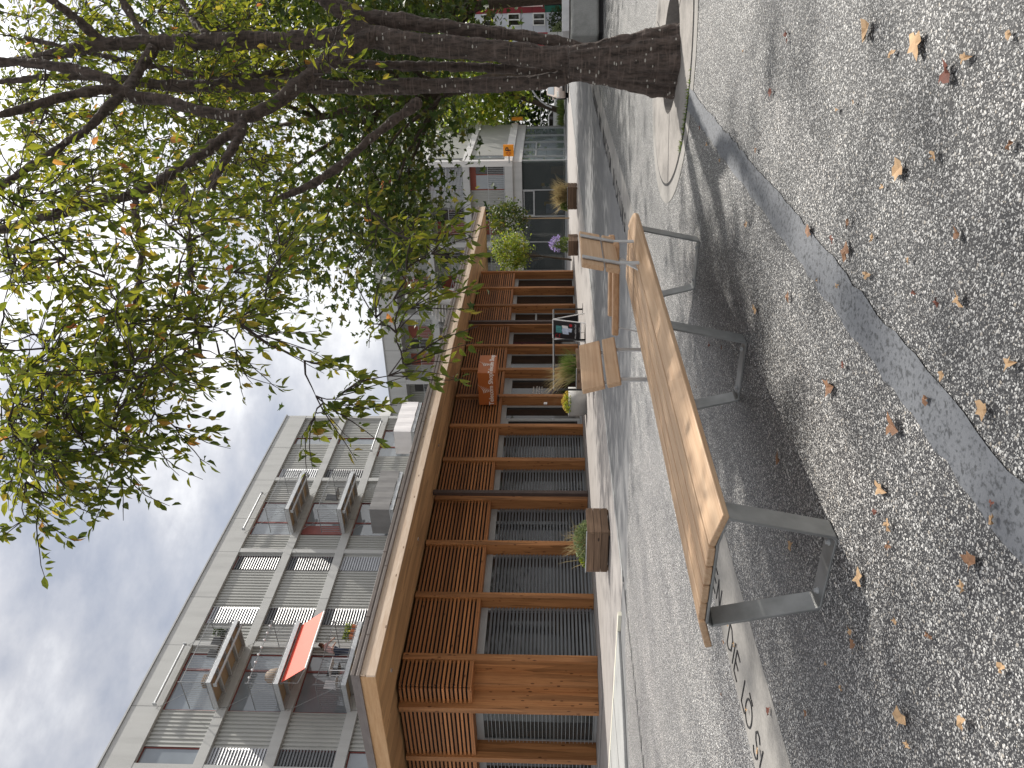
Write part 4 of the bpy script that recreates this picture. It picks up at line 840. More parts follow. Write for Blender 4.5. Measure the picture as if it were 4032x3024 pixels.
# cloths on railings
def cloth(x0, x1, zt, m, label, h=1.15, side=True, full=True):
    ya = YB-1.8; b = MB(); n = 16; v = []; pts = []
    if side: pts += [(x0-.02, YB-.05-(1.7)*t_/6) for t_ in range(6)]
    pts += [(x0-.02+(x1-x0+.02)*t_/n, ya-.03) for t_ in range(n+1)]
    k = len(pts)
    for z in (zt+.03, zt+h*.5, zt+h): v += [(x+.01*math.sin(i*2.1), y+.012*math.sin(i*1.7+z), z+.015*math.sin(i*.9)) for i, (x, y) in enumerate(pts)]
    b.v = v; b.f = [(r*k+i, r*k+i+1, (r+1)*k+i+1, (r+1)*k+i) for r in range(2) for i in range(k-1)]
    o = b.build('railing_cloth', m, None, (x0, ya, zt)); sm = o.modifiers.new('thickness','SOLIDIFY'); sm.thickness = .008; return tag(o, label, 'cloth')
cloth(34.05, 37.6, 10.22, M['fgrey'], 'grey privacy cloth tied around the lowest middle balcony'); cloth(41.9, 45.5, 10.22, M['fwhite'], 'bright white privacy cloth around the rightmost balcony')
# balcony belongings
def chair(x, y, z, m, label, s=1.):
    T = thing('balcony_chair', (x,y,z), label, 'chair'); b = MB().box(x-.22*s,x+.22*s,y-.22*s,y+.22*s,z+.42*s,z+.46*s); b.build('seat', m, T); MB().obox((x,y+.22*s,z+.72*s),(1,0,0),(0,1,.1),(0,-.1,1),.22*s,.015,.28*s).build('backrest', m, T)
    for i, j in ((-.2,-.2),(.2,-.2),(-.2,.2),(.2,.2)): MB().box(x+i*s-.015,x+i*s+.015,y+j*s-.015,y+j*s+.015,z,z+.419*s).build('leg', m, T)
chair(24.6,28.9,16.2,M['black'],'black folding chair on the top left balcony'); chair(25.2,28.75,16.2,M['black'],'black stacked chair at the right end of the top left balcony')
PLT = thing('potted_conifer', (25.35,28.5,16.2), 'dark potted plant on the top left balcony', 'plant'); MB().cyl((25.35,28.5),.12,16.2,16.45,14,.15).build('pot', M['black'], PLT); lv = Leaves(); crown(lv,(25.35,28.5,16.8),(.14,.14,.35),260,.1,seed=4); lv.build('foliage', M['leafd'], PLT)
q = MB()
for k in range(5): q.box(22.5,22.95,28.5,28.9,16.22+k*.08,16.28+k*.08)
tag(q.build('slatted_box', M['wicker'], None, (22.7,28.7,16.2)), 'brown slatted box at the left end of the top balcony', 'box')
WB = thing('wicker_seat', (23.2,28.9,13.2), 'round wicker seat on the middle left balcony', 'chair'); b = MB(); n = 20
for r, z in ((.15,13.2),(.34,13.3),(.40,13.5),(.36,13.75),(.2,13.95)):
    for k in range(n): b.v.append((23.2+r*math.cos(2*math.pi*k/n), 28.9+r*.8*math.sin(2*math.pi*k/n), z))
for i in range(4):
    for k in range(n): b.f.append((i*n+k, i*n+(k+1)%n, (i+1)*n+(k+1)%n, (i+1)*n+k))
b.build('shell', M['wicker'], WB, smooth=True); MB().cyl((23.2,28.9),.3,13.42,13.5,20).build('cushion', M['whitep'], WB)
b = MB(); b.tube([(22.3+3.4*k/12, 28.16, 14.42-.06*math.sin(k*math.pi/2)**2) for k in range(13)], .006, 4); LB = tag(b.build('string_light', M['black'], None, (24,28.16,14.4)), 'string of white globe bulbs along the middle left railing', 'lights')
for k in range(8): x = 22.5+.42*k; c = Vector((x,28.14,14.34)); MB().tube([c+Vector((0,0,z)) for z in (-.055,-.04,0,.04,.055)], [.01,.04,.055,.04,.01], 8).build('bulb', M['whitep'], LB, smooth=True)
for k in range(3):
    x = 25.0+.3*k; T = thing('flower_pot', (x,28.32,10.22), ['terracotta pot with trailing plant nearest the balcony person','terracotta flower pot in the middle of the low balcony row','terracotta flower pot at the right corner of the low balcony'][k], 'pot', 'pots on the low left balcony'); MB().cyl((x,28.32),.1,10.22,10.47,14,.14).build('pot', M['terra'], T); lv = Leaves(); crown(lv,(x,28.32,10.66),(.16,.16,.18),150,.09,seed=20+k); lv.build('plant', M['leafy'], T)
chair(22.9,28.8,10.22,M['whitep'],'pale garden chair on the low left balcony'); chair(23.5,28.7,10.22,M['black'],'black chair beside the pale one on the low balcony')
TT = thing('balcony_table', (23.3,28.35,10.22), 'small pale table with things on the low left balcony', 'table'); MB().box(22.95,23.7,28.12,28.55,10.9,10.93).build('table_top', M['whitep'], TT)
for i, j in ((22.98,28.15),(23.64,28.15),(22.98,28.5),(23.64,28.5)): MB().box(i,i+.03,j,j+.03,10.22,10.899).build('leg', M['whitep'], TT)
chair(36.2,28.8,13.2,M['black'],'dark clothes rack chair on the middle right balcony', 1.3)
# person leaning over the low balcony
def skinned(name, verts, edges, rad, m, parent, root=0):
    off = wloc(parent); me = bpy.data.meshes.new(name); me.from_pydata([tuple(Vector(v)-off) for v in verts], edges, []); o = bpy.data.objects.new(name, me); COL.objects.link(o); o.parent = parent; me.materials.append(m)
    md = o.modifiers.new('skin','SKIN'); sv = me.skin_vertices[0].data
    for i, r in enumerate(rad): sv[i].radius = (r, r) if not isinstance(r, tuple) else r; sv[i].use_root = (i == root)
    o.modifiers.new('sub','SUBSURF').levels = 2; o.modifiers['sub'].render_levels = 2; return o
PE = thing('person', (24.55,28.75,10.22), 'person in a pale pink shirt bending over the low balcony pots', 'person')
px, py, pz = 24.55, 28.75, 10.22
V_ = [(px-.02,py,pz+.86),(px+.02,py-.02,pz+1.08),(px+.12,py-.06,pz+1.28),(px+.17,py-.08,pz+1.40),(px+.21,py-.1,pz+1.47),(px+.27,py-.12,pz+1.57),(px+.29,py-.13,pz+1.66),
      (px+.12,py-.24,pz+1.33),(px+.24,py-.36,pz+1.12),(px+.42,py-.38,pz+.98),(px+.49,py-.38,pz+.96),(px+.14,py+.12,pz+1.33),(px+.28,py+.1,pz+1.1),(px+.45,py+.0,pz+1.0),(px+.52,py-.02,pz+.99),
      (px-.02,py-.1,pz+.8),(px,py-.11,pz+.46),(px-.03,py-.11,pz+.08),(px+.12,py-.12,pz+.04),(px-.02,py+.1,pz+.8),(px,py+.11,pz+.46),(px-.03,py+.11,pz+.08),(px+.12,py+.12,pz+.04)]
E_ = [(0,1),(1,2),(2,3),(3,4),(4,5),(5,6),(3,7),(7,8),(8,9),(9,10),(3,11),(11,12),(12,13),(13,14),(0,15),(15,16),(16,17),(17,18),(0,19),(19,20),(20,21),(21,22)]
body = skinned('body', V_, E_, [.13,.125,.14,.11,.055,.09,.075,.06,.042,.033,.03,.06,.042,.033,.03,.085,.06,.045,.04,.085,.06,.045,.04], M['skin'], PE)
skinned('shirt', V_[0:4]+[V_[7],V_[8],V_[11],V_[12]], [(0,1),(1,2),(2,3),(3,4),(4,5),(3,6),(6,7)], [.15,.145,.16,.125,.078,.06,.078,.06], M['pink'], PE)
skinned('trousers', [V_[0]]+[V_[15],V_[16],V_[17],V_[19],V_[20],V_[21]], [(0,1),(1,2),(2,3),(0,4),(4,5),(5,6)], [.148,.1,.075,.062,.1,.075,.062], M['denim'], PE)
skinned('hair', [(px+.24,py-.1,pz+1.6),(px+.27,py-.13,pz+1.7),(px+.2,py-.1,pz+1.52)], [(0,1),(0,2)], [.1,.08,.07], M['hair'], PE)

# ------------------------------------------------------------------ far office block with galleries (front plane x = 55)
FB = thing('gallery_building', (60,25,0), 'pale concrete block with open galleries glazed shop base and spiral stair', 'building')
XG, YG, YGE = 55., 14.2, 44.
MB().box(XG+1.5, 67, YG+.25, YGE, 0, 14.1).build('wall', M['corrd'], FB)
fb = MB()
BZ = [(3.85,4.42),(6.92,7.39),(9.92,10.42),(13.05,14.5)]
for z0, z1 in BZ: fb.box(XG, XG+1.55, YG+.4, YGE, z0, z1)
fb.build('floor_band', M['concs'], FB, bevel=.01)
fs = MB()
for z0, z1 in BZ: fs.box(XG+.4, 67, YG, YG+.3, z0, z1)
fs.build('side_band', M['concl'], FB, bevel=.01)
MB().box(XG-.05, 67.1, YG-.06, YGE, 14.501, 14.58).build('roof_edge', M['grey'], FB)
MB().box(XG+.18, 66.9, YG+.12, YGE, 3.2, 3.848).build('canopy_band', M['concs'], FB)
PY = [14.2, 20.17, 26.05, 31.95, 37.9]
for y in PY:
    for a, c in zip(BZ, BZ[1:]): MB().box(XG+.01, XG+.36, y, y+.38, a[1]+.002, c[0]-.002).build('pier', M['concs'], FB)
MB().box(XG-.002, XG+.398, YG-.002, YG+.398, 3.85, 14.5).build('corner_pier', M['concl'], FB)
jn = MB()
for y in (17.3, 20.35, 23.2, 26.2, 29.2, 32.1):
    for z0, z1 in BZ: jn.box(XG-.003, XG+.01, y, y+.02, z0, z1)
for x in (58.7, 62.6): 
    for z0, z1 in BZ: jn.box(x, x+.02, YG-.003, YG+.01, z0, z1)
jn.build('panel_joint', M['dark'], FB)
def corr_y(y0, y1, z0, z1, x, parent, m, p=.22, dpt=.05):
    b = MB(); ys = []; y = y0
    while y < y1-1e-6:
        for dy, dx in ((0,0),(.09,0),(.11,dpt),(.2,dpt)):
            if y+dy < y1: ys.append((x+dx, y+dy))
        y += p
    ys.append((x, y1)); n = len(ys); b.v = [(a,c,z0) for a, c in ys]+[(a,c,z1) for a, c in ys]; b.f = [(i,i+1,n+i+1,n+i) for i in range(n-1)]; return b.build('corrugated_panel', m, parent)
lev = [(4.42,6.92),(7.39,9.92),(10.42,13.05)]
for r, (z0, z1) in enumerate(lev):
    corr_y(16.5, YGE, z0, z1, XG+1.42, FB, M['corr'])
    f = MB(); f.box(XG+.5, XG+.56, 14.6, 16.4, z1-.42, z1); f.box(XG+.5, XG+.56, 15.25, 15.32, z0, z1-.42); f.box(XG+.5, XG+.56, 16.33, 16.4, z0, z1-.42)
    w = f.build('window', M['orange_door'], FB); MB().box(XG+.53, XG+.54, 14.6, 15.25, z0, z1-.42).build('pane', M['glass'], w); MB().box(XG+.53, XG+.54, 15.33, 16.33, z0, z1-.42).build('pane', M['glassr'], w)
    corr_y(16.41, 17.65, z0, z1, XG+.5, FB, M['corr'])
    for y in (19.0, 23.4, 27.7, 30.2, 35): MB().box(XG+1.36, XG+1.40, y, y+1.05, z0, z0+2.25).build('door', M['orange_door'], FB)
    for y in (18.1, 21.5, 25.4, 28.9, 33): awn = MB().box(XG+1.37, XG+1.40, y, y+.8, z0+.1, z0+2.2); awn.build('window', M['glass'], FB)
    rl = MB(); ys = [(14.62,20.15),(20.57,26.03),(26.45,31.93),(32.35,37.88)]
    for ya, yb in ys:
        k = int((yb-ya)/.13)
        for q in range(k+1): y = ya+(yb-ya)*q/k; rl.box(XG+.1, XG+.116, y-.008, y+.008, z0+.03, z0+1.2)
        for z in (z0+.05, z0+1.2): rl.box(XG+.085, XG+.13, ya, yb, z-.015, z+.015)
    rl.build('railing', M['steel_lt'], FB)
    # side facade
    corr(XG+.42, 56.3, z0, z1, FB, M['corrd'], YG+.12); awin(56.3, 57.0, z0, z1, FB, y=YG+.12, frame=M['grey']) if r == 0 else None
    MB().box(56.3 if r else 57.0, 66.98, YG+.1, YG+.2, z0, z1).build('side_panel', M['corr'], FB)
# second storey white blind
b = MB()
for k in range(24): b.box(XG+.2, XG+.22, 14.7, 17.0, 7.5+k*.1, 7.56+k*.1)
b.build('blind', M['blindl'], FB)
# shop base : glass, mullions, dim room with goods
MB().box(XG+.7, 66.5, YG+.6, YGE, .0, .03).build('shop_floor', M['fgrey'], FB); MB().box(XG+3.6, XG+3.7, YG+.5, YGE, .03, 3.19).build('shop_wall', M['dark'], FB); MB().box(XG+.6, 66.5, YG+.5, YGE, 3.12, 3.19).build('shop_ceiling', M['dark'], FB)
fr = MB()
for y in (14.24, 16.35, 18.28, 20.24, 22.5, 24.8, 27, 30, 33): fr.box(XG+.3, XG+.38, y, y+.07, .12, 3.19)
fr.box(XG+.3, XG+.38, 14.24, 36, .0, .119); fr.box(XG+.29, XG+.385, 16.421, 18.279, 3.05, 3.12); fr.box(XG+.29, XG+.385, 16.421, 18.279, 2.32, 2.42); fr.box(XG+.29, XG+.385, 16.421, 16.48, 2.421, 3.049); fr.box(XG+.29, XG+.385, 18.2, 18.279, 2.421, 3.049)
for x in (57.1, 59.1, 61.4, 63.6, 66.3): fr.box(x, x+.07, YG+.2, YG+.28, .12, 3.19); fr.box(x-.3, x-.26, YG+.2, YG+.26, .12, 3.19)
fr.box(XG+.39, 66.4, YG+.2, YG+.28, 0, .119)
for a, c in ((57.2,58.7),(59.3,61)): fr.box(a, c, YG+.19, YG+.27, 2.2, 2.3)
sf = fr.build('shopfront', M['steel_lt'], FB); MB().box(XG+.33, XG+.345, 14.3, 36, .12, 3.18).build('pane', M['shopglass'], sf); MB().box(XG+.4, 66.3, YG+.235, YG+.25, .12, 3.18).build('pane', glass('side_glass', (.12,.15,.15), .03, .1, 1.), sf)
def good(name, m, x0, x1, y0, y1, z0, z1, label, cat, bev=.01): return tag(MB().box(x0,x1,y0,y1,z0,z1).build(name, m, None, ((x0+x1)/2,(y0+y1)/2,z0), bevel=bev), label, cat)
good('yellow_cushion', M['yellow'], 55.9, 56.1, 17.45, 17.72, .7, 1.65, 'long yellow cloth hanging in the shop window', 'cloth', .04)
good('shop_poster', M['pale'], 55.6, 55.62, 17.5, 18.2, .25, 1.5, 'pale photo poster behind the storefront door pane', 'poster'); good('carton', M['card'], 56.2, 56.7, 14.95, 15.6, .03, .62, 'lower large cardboard carton in the right shop window', 'carton'); good('carton', M['card'], 56.25, 56.7, 15.0, 15.5, .622, 1.15, 'upper cardboard carton stacked in the right shop window', 'carton')
q = MB()
for k in range(9): q.box(56.0, 56.04, 15.78+k*.09, 15.84+k*.09, .1, 1.2)
q.box(56.041, 56.06, 15.78, 16.56, .2, .28); q.box(56.041, 56.06, 15.78, 16.56, 1.0, 1.08); tag(q.build('pallet_screen', M['card'], None, (56,16.2,0)), 'upright wooden slat screen in the right shop window', 'screen')
for y, z, m, lb in ((16.02,1.72,M['yellow'],'yellow paper flower on the shop pane'),(16.04,1.42,M['green'],'green paper tulip on the shop pane')):
    b = MB(); n = 20; b.extr([((.13+.05*math.cos(5*t*.314))*math.cos(t*.314), (.13+.05*math.cos(5*t*.314))*math.sin(t*.314)) for t in range(n)], lambda u, w: Vector((XG+.36, y+u, z+w)), lambda u, w: Vector((XG+.37, y+u, z+w))); tag(b.build('window_sticker', m, None, (XG+.36,y,z)), lb, 'sticker')
good('white_crate', M['whitep'], 56.0, 56.3, 16.3, 16.62, 1.16, 1.78, 'white box standing on the slat screen in the shop', 'box')
for y, lb in ((14.95,'small lit pendant lamp at the right shop window'),(17.53,'small lit pendant lamp behind the transom pane')):
    T = thing('pendant_lamp', (56.6,y,2.78), lb, 'lamp', 'pendant lamps in the shop'); MB().tube([(56.6,y,2.72+z) for z in (0,.03,.08,.11)], [.02,.05,.05,.02], 10).build('bulb', M['glow'], T); MB().tube([(56.6,y,2.83),(56.6,y,3.12)], .008, 5).build('cord', M['black'], T)
PS = thing('pharmacy_sign', (54.9,13.4,3.7), 'orange square projecting sign with cross and letter P', 'sign'); MB().box(54.7, 54.9, 13.05, 13.82, 3.72, 4.44).build('sign_box', M['psign'], PS, bevel=.015); MB().box(54.75, 54.85, 13.82, 14.3, 4.0, 4.1).build('arm', M['grey'], PS)
text('sign_letter', 'P', .52, M['black'], PS, (54.695, 13.33, 3.93), *FX, ext=.006, bold=.012); b = MB()
pc = [(-.05,.15),(.05,.15),(.05,.05),(.15,.05),(.15,-.05),(.05,-.05),(.05,-.15),(-.05,-.15),(-.05,-.05),(-.15,-.05),(-.15,.05),(-.05,.05),(-.05,.15)]
for (a, c), (d, e) in zip(pc, pc[1:]): b.bar((54.693,13.6-a,4.08+c),(54.693,13.6-d,4.08+e),.035,.01)
b.build('sign_cross', M['red'], PS)
good('orange_sign', M['psign'], 66.8, 67.3, 13.75, 13.95, 3.5, 4.4, 'second orange sign at the far corner of the gallery block', 'sign')
# spiral stair : concrete drum with fanned treads and curved white rails
ST_ = MB(); ST_.cyl((54.1,24.1),.62,0,12.1,32); sp = ST_.build('stair_drum', M['concl'], FB)
for v in (0,):
    b = MB()
    for k in range(46):
        a = R_(190-k*15); z = 10.3-k*.19
        if z < .2: break
        c, s = math.cos(a), math.sin(a); sd = Vector((-s,c,0)); cc = Vector((54.1+c*1.25, 24.1+s*1.25, z)); b.obox(cc, (c,s,0), (-s,c,0), (0,0,1), .65, .2, .06)
    b.build('stair_tread', M['concl'], FB)
for off in (0, .45):
    b = MB(); pts = [(54.1+1.95*math.cos(R_(250-k*7.5)), 24.1+2.4*math.sin(R_(250-k*7.5)), 11.9-off-k*.09) for k in range(40)]; b.tube(pts, .035 if off == 0 else .02, 6)
    if off == 0:
        for k in range(0, 40, 1): p = pts[k]; b.tube([p, (p[0],p[1],p[2]-1.1)], .011, 4)
    b.build('stair_rail', M['steel_lt'], FB)
LAD = MB()
for k in range(6): LAD.bar((56,27+k*.35,14.6),(56,27+k*.35,15.4),.02,.02)
LAD.bar((56,26.9,15.4),(56,28.9,15.4),.02,.02); LAD.build('roof_guard', M['steel_lt'], FB)
MB().box(54.5, 57.5, 35.1, 36.3, 14.6, 15.5).build('roof_vent', M['concl'], FB)

# ------------------------------------------------------------------ red and white block far right
RB = thing('red_block', (84,4,0), 'far block with dark red upper cladding and pale window wing', 'building'); XB = 80.
MB().box(XB, 92, -14, 7.05, 1.72, 12).build('red_wall', M['redb'], RB); MB().box(XB+.3, 92, -14, 7.05, 0, 1.718).build('shop_base', M['dark'], RB); MB().box(XB+.06, 92, 7.051, 9.6, 0, 9).build('pale_wall', M['wgrey'], RB)
MB().box(XB+.1, XB+.3, 6.5, 7.045, .2, 1.716).build('green_panel', M['green'], RB)
for z0, z1 in ((4.05,5.2),(1.7,2.86),(6.4,7.55)):
    f = MB()
    for y in (7.1, 7.6, 8.1): f.box(XB-.03, XB+.055, y-.05, y+.05, z0, z1)
    f.box(XB-.031, XB+.054, 7.05, 8.15, z0, z0+.1); f.box(XB-.031, XB+.054, 7.05, 8.15, z1-.1, z1); w = f.build('window', M['whitep'], RB); MB().box(XB+.02, XB+.05, 7.06, 8.14, z0+.01, z1-.01).build('pane', M['glass'], w)
jn = MB()
for z in (5.25, 2.9): jn.box(XB-.003, XB+.01, -10, 7.05, z, z+.03)
for z in (1.6, 2.8, 3.9, 5.1): jn.box(XB+.057, XB+.07, 7.06, 9.6, z, z+.025)
jn.build('panel_joint', M['dark'], RB); text('wall_letter', 'd', .8, M['green'], RB, (XB-.006, 6.72, 1.86), (0,0,-1), (0,-1,0), ext=.004)
OS = thing('poster_board', (79.9,5,2.9), 'orange picture poster in a pale frame on the red block', 'poster'); MB().box(79.85, 79.95, 3.9, 6.53, 1.91, 3.9).build('frame', M['pink'], OS); MB().box(79.83, 79.849, 3.9, 6.24, 2.05, 3.76).build('picture', plain('poster_orange', (.75,.16,.05), (.6,.5,.42), 2.2, rough=.5), OS)
bushy((78.6,7.6,0), 1.0, 1.2, 1.5, 700, .2, M['leafd'], 'dark_shrub', 'dark round shrub in front of the pale window wing', 'shrub'); bushy((77.5,8.4,0), .8, .8, 1.0, 400, .2, M['sage'], 'pale_shrub', 'pale grassy shrub left of the dark round shrub', 'shrub')

# ------------------------------------------------------------------ cars
def car(name, loc, yaw, paint, label, L=4.2, W=1.75, Hh=1.42):
    T = thing(name, loc, label, 'car', 'cars parked beside the hedge'); ca, sa = math.cos(yaw), math.sin(yaw)
    def tr(b):
        b.v = [(loc[0]+x*ca-y*sa, loc[1]+x*sa+y*ca, z) for x, y, z in b.v]; return b
    h = L/2; w = W/2
    prof = [(-h,.35),(-h+.05,.62),(-h+.25,.78),(-h+1.15,.92),(-h+1.9,Hh-.04),(-h+2.2,Hh),(h-1.0,Hh-.02),(h-.25,.98),(h-.02,.85),(h,.4),(h-.1,.24),(-h+.12,.22)]
    b = MB(); n = len(prof)
    for s, q in ((-1,1.),(-.86,1.)):
        pass
    def yy(x, z): return w*(1-.16*max(0,(z-.85)/(Hh-.85)))
    b.v = [(x,-yy(x,z),z) for x, z in prof]+[(x,yy(x,z),z) for x, z in prof]; b.f = [tuple(range(n)), tuple(reversed(range(n,2*n)))]+[(i,n+i,n+(i+1)%n,(i+1)%n) for i in range(n)]
    tr(b).build('body', paint, T, bevel=.05, segs=3)
    q = MB(); q.add([(-h+1.2,-w*.82,.95),(-h+1.2,w*.82,.95),(-h+1.86,w*.74,Hh-.06),(-h+1.86,-w*.74,Hh-.06)], [(0,1,2,3)]); q.v = [(x-.015,y,z+.012) for x,y,z in q.v]; tr(q).build('windscreen', M['glassr'], T)
    for s in (-1,1):
        q = MB().add([(-h+1.45,s*(w*.99+.012),.96),(h-.75,s*(w*.99+.012),.98),(h-1.1,s*(w*.86+.012),Hh-.1),(-h+1.95,s*(w*.86+.012),Hh-.1)], [(0,1,2,3)]); tr(q).build('side_window', M['glass'], T)
        q = MB().obox((-h+.13,s*w*.72,.68),(1,0,.3),(0,1,0),(-.3,0,1),.08,.17,.07); tr(q).build('headlight', M['chrome'], T, bevel=.02)
        q = MB().obox((h-.03,s*w*.82,.85),(1,0,0),(0,1,0),(0,0,1),.04,.1,.14); tr(q).build('tail_light', M['lampred'], T, bevel=.02)
        q = MB().obox((-h+1.5,s*(w+.08),.98),(1,0,0),(0,1,0),(0,0,1),.06,.09,.06); tr(q).build('mirror', paint, T, bevel=.03)
        for xx in (-h+.82, h-.8):
            q = MB().tube([(xx,s*(w-.2),.31),(xx,s*(w+.012),.31)], .31, 20); wh = tr(q).build('wheel', M['tyre'], T); r = MB().tube([(xx,s*(w+.0),.31),(xx,s*(w+.022),.31)], .19, 16); tr(r).build('rim', M['chrome'], wh)
    q = MB().box(-h-.012,-h+.06,-w*.5,w*.5,.28,.42); tr(q).build('grille', M['black'], T); q = MB().box(-h-.02,-h-.008,-.26,.26,.45,.56); tr(q).build('number_plate', M['whitep'], T)
car('parked_car', (54.4,9.0,0), R_(8), M['car'], 'beige hatchback facing the plaza beside the street tree'); car('parked_car', (61.5,10.4,0), R_(8), M['cark'], 'dark car parked behind the beige hatchback'); car('parked_car', (73.5,15.1,0), R_(100), M['carw'], 'white car showing past the glass corner of the shop')
b = MB(); b.tube([(60+.0,9.2+2.6*math.cos(R_(a)), .2+2.6*math.sin(R_(a))) for a in range(20,181,10)], .06, 8); tag(b.build('bike_shelter_arch', M['steel_lt'], None, (60,9.2,0)), 'curved pale metal arch behind the parked cars', 'arch')
b = MB()
for y in np.arange(9,26,1.6): b.box(80.4,80.45,y,y+.05,0,2.2)
for z in (.7,1.4,2.15): b.box(80.41,80.44,9,26,z,z+.04)
tag(b.build('wire_fence', M['steel_lt'], None, (80.4,17,0)), 'thin metal fence in front of the tall hedge', 'fence')

# ------------------------------------------------------------------ fallen leaves
def Gp(X, Y):
    r = FW+RT*((3024-Y-1512)/FPX)+UP*((2016-X)/FPX); return EYE+r*(-CH/r.z)
K = 4032/2212
big = [(1992,95,.12,'t','largest tan curled leaf at the near right of the plaza'),(1955,365,.075,'t','olive tan leaf lying alone near the patch strip'),(2057,158,.07,'r','red leaf near the large tan one'),(1885,62,.09,'t','long tan leaf at the right edge of the plaza'),(1912,1055,.085,'t','broad tan leaf near the lower bench end'),(1838,542,.075,'d','brown leaf beside the patch strip in the middle'),(1756,497,.07,'d','brown leaf at the upper edge of the patch strip'),(1690,988,.08,'d','long brown leaf in the shade before the bench'),(1798,838,.085,'d','crumpled brown leaf between bench and patch strip'),(1865,1247,.07,'t','pointed tan leaf left of the bench foot'),(1958,1548,.085,'t','long folded tan leaf at the lower left of the plaza'),(2110,1213,.06,'d','torn brown leaf low in front of the bench'),(2140,885,.06,'t','tan leaf lying on the patch strip end'),(1718,1178,.06,'t','pale leaf under the near bench leg'),(1940,918,.08,'d','brown leaf with raised lobes beyond the patch strip'),(1638,668,.075,'t','pale folded leaf near the middle bench leg'),(1667,1537,.05,'r','small red brown leaf on the lettered strip'),(1710,640,.06,'d','brown leaf by the sunny edge of the bench shade'),(2098,125,.05,'t','pale grey green leaf near the red leaf')]
def fallen(p, s, mm, label, group=None):
    n = 11; b = MB(); a0 = random.uniform(0,6.28); lob = [1,.55,.85,.5,.95,.6,.35,.6,.9,.5,.8]; c, sn = math.cos(a0), math.sin(a0); el = random.uniform(.55,1.)
    vs = [Vector((0,0,.014))]; cu = random.uniform(.08,.3); tw_ = random.uniform(-1,1)
    for k in range(n):
        t_ = 2*math.pi*k/n; r = s*.62*lob[k]*random.uniform(.85,1.15); x, y = r*math.cos(t_), r*math.sin(t_)*el; z = .006+cu*(abs(y))*1.2+random.uniform(0,.012)+tw_*x*.05; vs.append(Vector((x*c-y*sn, x*sn+y*c, max(.004, z))))
    b.add([p+v for v in vs], [(0,1+k,1+(k+1)%n) for k in range(n)])
    o = b.build('fallen_leaf', mm, None, p); return tag(o, label, 'leaf', group)
mmap = {'t':M['dryt'],'d':M['dry'],'r':M['dryr']}
for X, Y, s, m_, lb in big: p = Gp(X*K, Y*K); p.z = .006; fallen(p, s, mmap[m_], lb)
for k in range(60):
    while True:
        X, Y = random.uniform(1500,2205), random.uniform(20,1640); p = Gp(X*K, Y*K)
        if p.length < 9: break
    p.z = .007; fallen(p, random.choice((.022,.028,.035,.045)), random.choice((M['dry'],M['dryr'],M['dryt'],M['dryt'])), 'small scrap of a dry fallen leaf on the speckled paving', 'small leaf scraps on the plaza')

# ------------------------------------------------------------------ light, sky, camera
az = Vector((.95,-.312,0)).normalized(); el = R_(50); sd = az*math.cos(el)+UZ*math.sin(el)
sun = bpy.data.lights.new('sun', 'SUN'); sun.energy = 5.0; sun.angle = R_(1.3); sun.color = (1,.955,.88); so = bpy.data.objects.new('sun', sun); COL.objects.link(so); so.rotation_euler = sd.to_track_quat('Z','Y').to_euler()
w = bpy.data.worlds.new('World'); S.world = w; w.use_nodes = True; nt = w.node_tree; bg = nt.nodes['Background']; L = nt.links
sk = N(nt, 'ShaderNodeTexSky', sky_type='NISHITA'); sk.sun_disc = False; sk.sun_elevation = el; sk.sun_rotation = math.atan2(az.x, az.y)
tc = N(nt, 'ShaderNodeTexCoord'); mp = N(nt, 'ShaderNodeMapping'); mp.inputs['Scale'].default_value = (1,1,2.0); L.new(tc.outputs['Generated'], mp.inputs[0])
f1 = noise(nt, mp.outputs[0], 2.1, 7, .55); f2 = noise(nt, mp.outputs[0], 6.5, 6, .6)
cov = ramp(nt, f1, [(.36, (0,0,0)), (.56, (1,1,1))])
cl = ramp(nt, math_(nt, 'ADD', math_(nt, 'MULTIPLY', f1, .6), math_(nt, 'MULTIPLY', f2, .4)), [(.38, (4.9,5.1,5.7)), (.47, (6.7,6.75,7.1)), (.57, (10.,10.,10.1))])
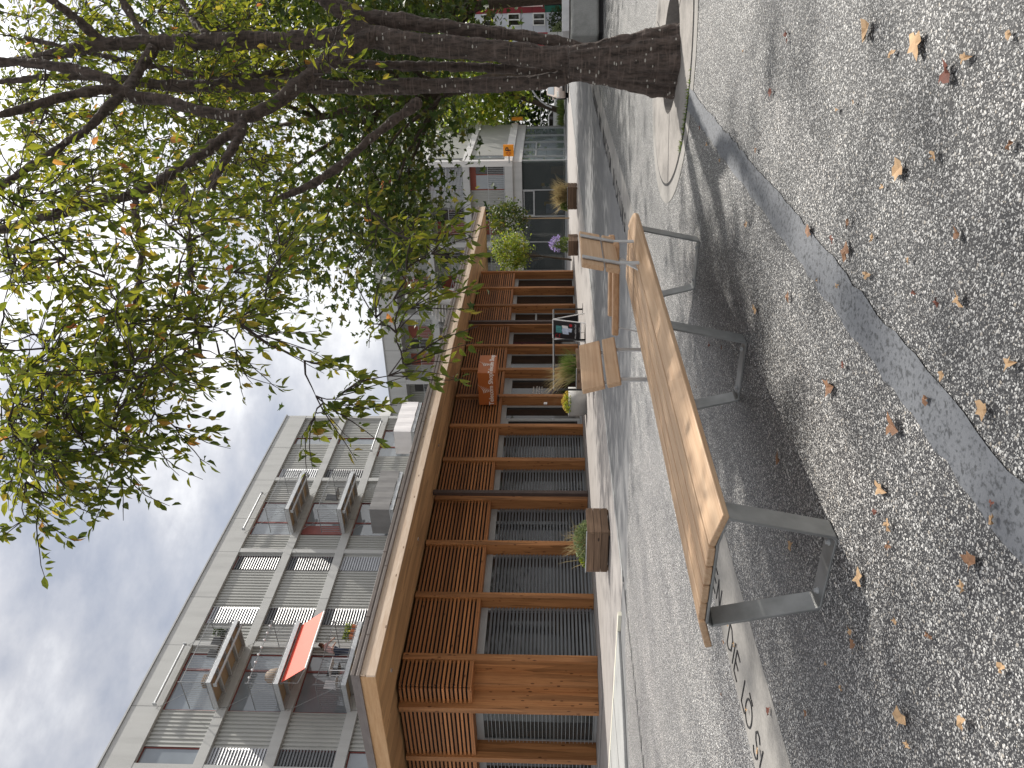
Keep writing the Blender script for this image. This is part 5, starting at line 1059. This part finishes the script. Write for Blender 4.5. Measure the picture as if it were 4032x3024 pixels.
# clouds brighten towards the sun
dt = N(nt, 'ShaderNodeVectorMath', operation='DOT_PRODUCT'); nm = N(nt, 'ShaderNodeVectorMath', operation='NORMALIZE'); L.new(tc.outputs['Generated'], nm.inputs[0]); L.new(nm.outputs[0], dt.inputs[0]); dt.inputs[1].default_value = sd
gl = math_(nt, 'ADD', math_(nt, 'MULTIPLY', math_(nt, 'POWER', math_(nt, 'MAXIMUM', dt.outputs['Value'], 0), 5.), 1.3), 1.)
sx = N(nt, 'ShaderNodeSeparateXYZ'); L.new(nm.outputs[0], sx.inputs[0])   # added brighter sky, unseen behind the viewer, to fill the shade
gl = math_(nt, 'ADD', gl, math_(nt, 'MULTIPLY', math_(nt, 'MAXIMUM', math_(nt, 'MULTIPLY', math_(nt, 'ADD', sx.outputs[0], math_(nt, 'MULTIPLY', sx.outputs[1], 1.6)), -1), 0), .12))
cm = N(nt, 'ShaderNodeVectorMath', operation='SCALE'); L.new(cl, cm.inputs[0]); L.new(gl, cm.inputs['Scale'])
sm = mix(nt, math_(nt, 'ADD', math_(nt, 'MULTIPLY', cov, .30), .68), sk.outputs[0], cm.outputs[0])
L.new(sm, bg.inputs['Color']); bg.inputs['Strength'].default_value = .085
cam = bpy.data.cameras.new('camera'); cam.sensor_fit = 'HORIZONTAL'; cam.sensor_width = 36; cam.lens = 36*FPX/4032; cam.clip_start = .05; cam.clip_end = 600
co = bpy.data.objects.new('camera', cam); COL.objects.link(co); cx, cy, cz = -UP, RT, -FW
co.matrix_world = Matrix(((cx.x,cy.x,cz.x,0),(cx.y,cy.y,cz.y,0),(cx.z,cy.z,cz.z,CH),(0,0,0,1))); S.camera = co
S.view_settings.view_transform = 'Standard'; S.view_settings.look = 'None'; S.view_settings.exposure = 0.3; S.view_settings.gamma = 1
S.render.engine = 'CYCLES'; S.cycles.use_denoising = True; S.cycles.max_bounces = 6; S.cycles.transparent_max_bounces = 6
try: S.cycles.denoiser = 'OPENIMAGEDENOISE'
except Exception: pass
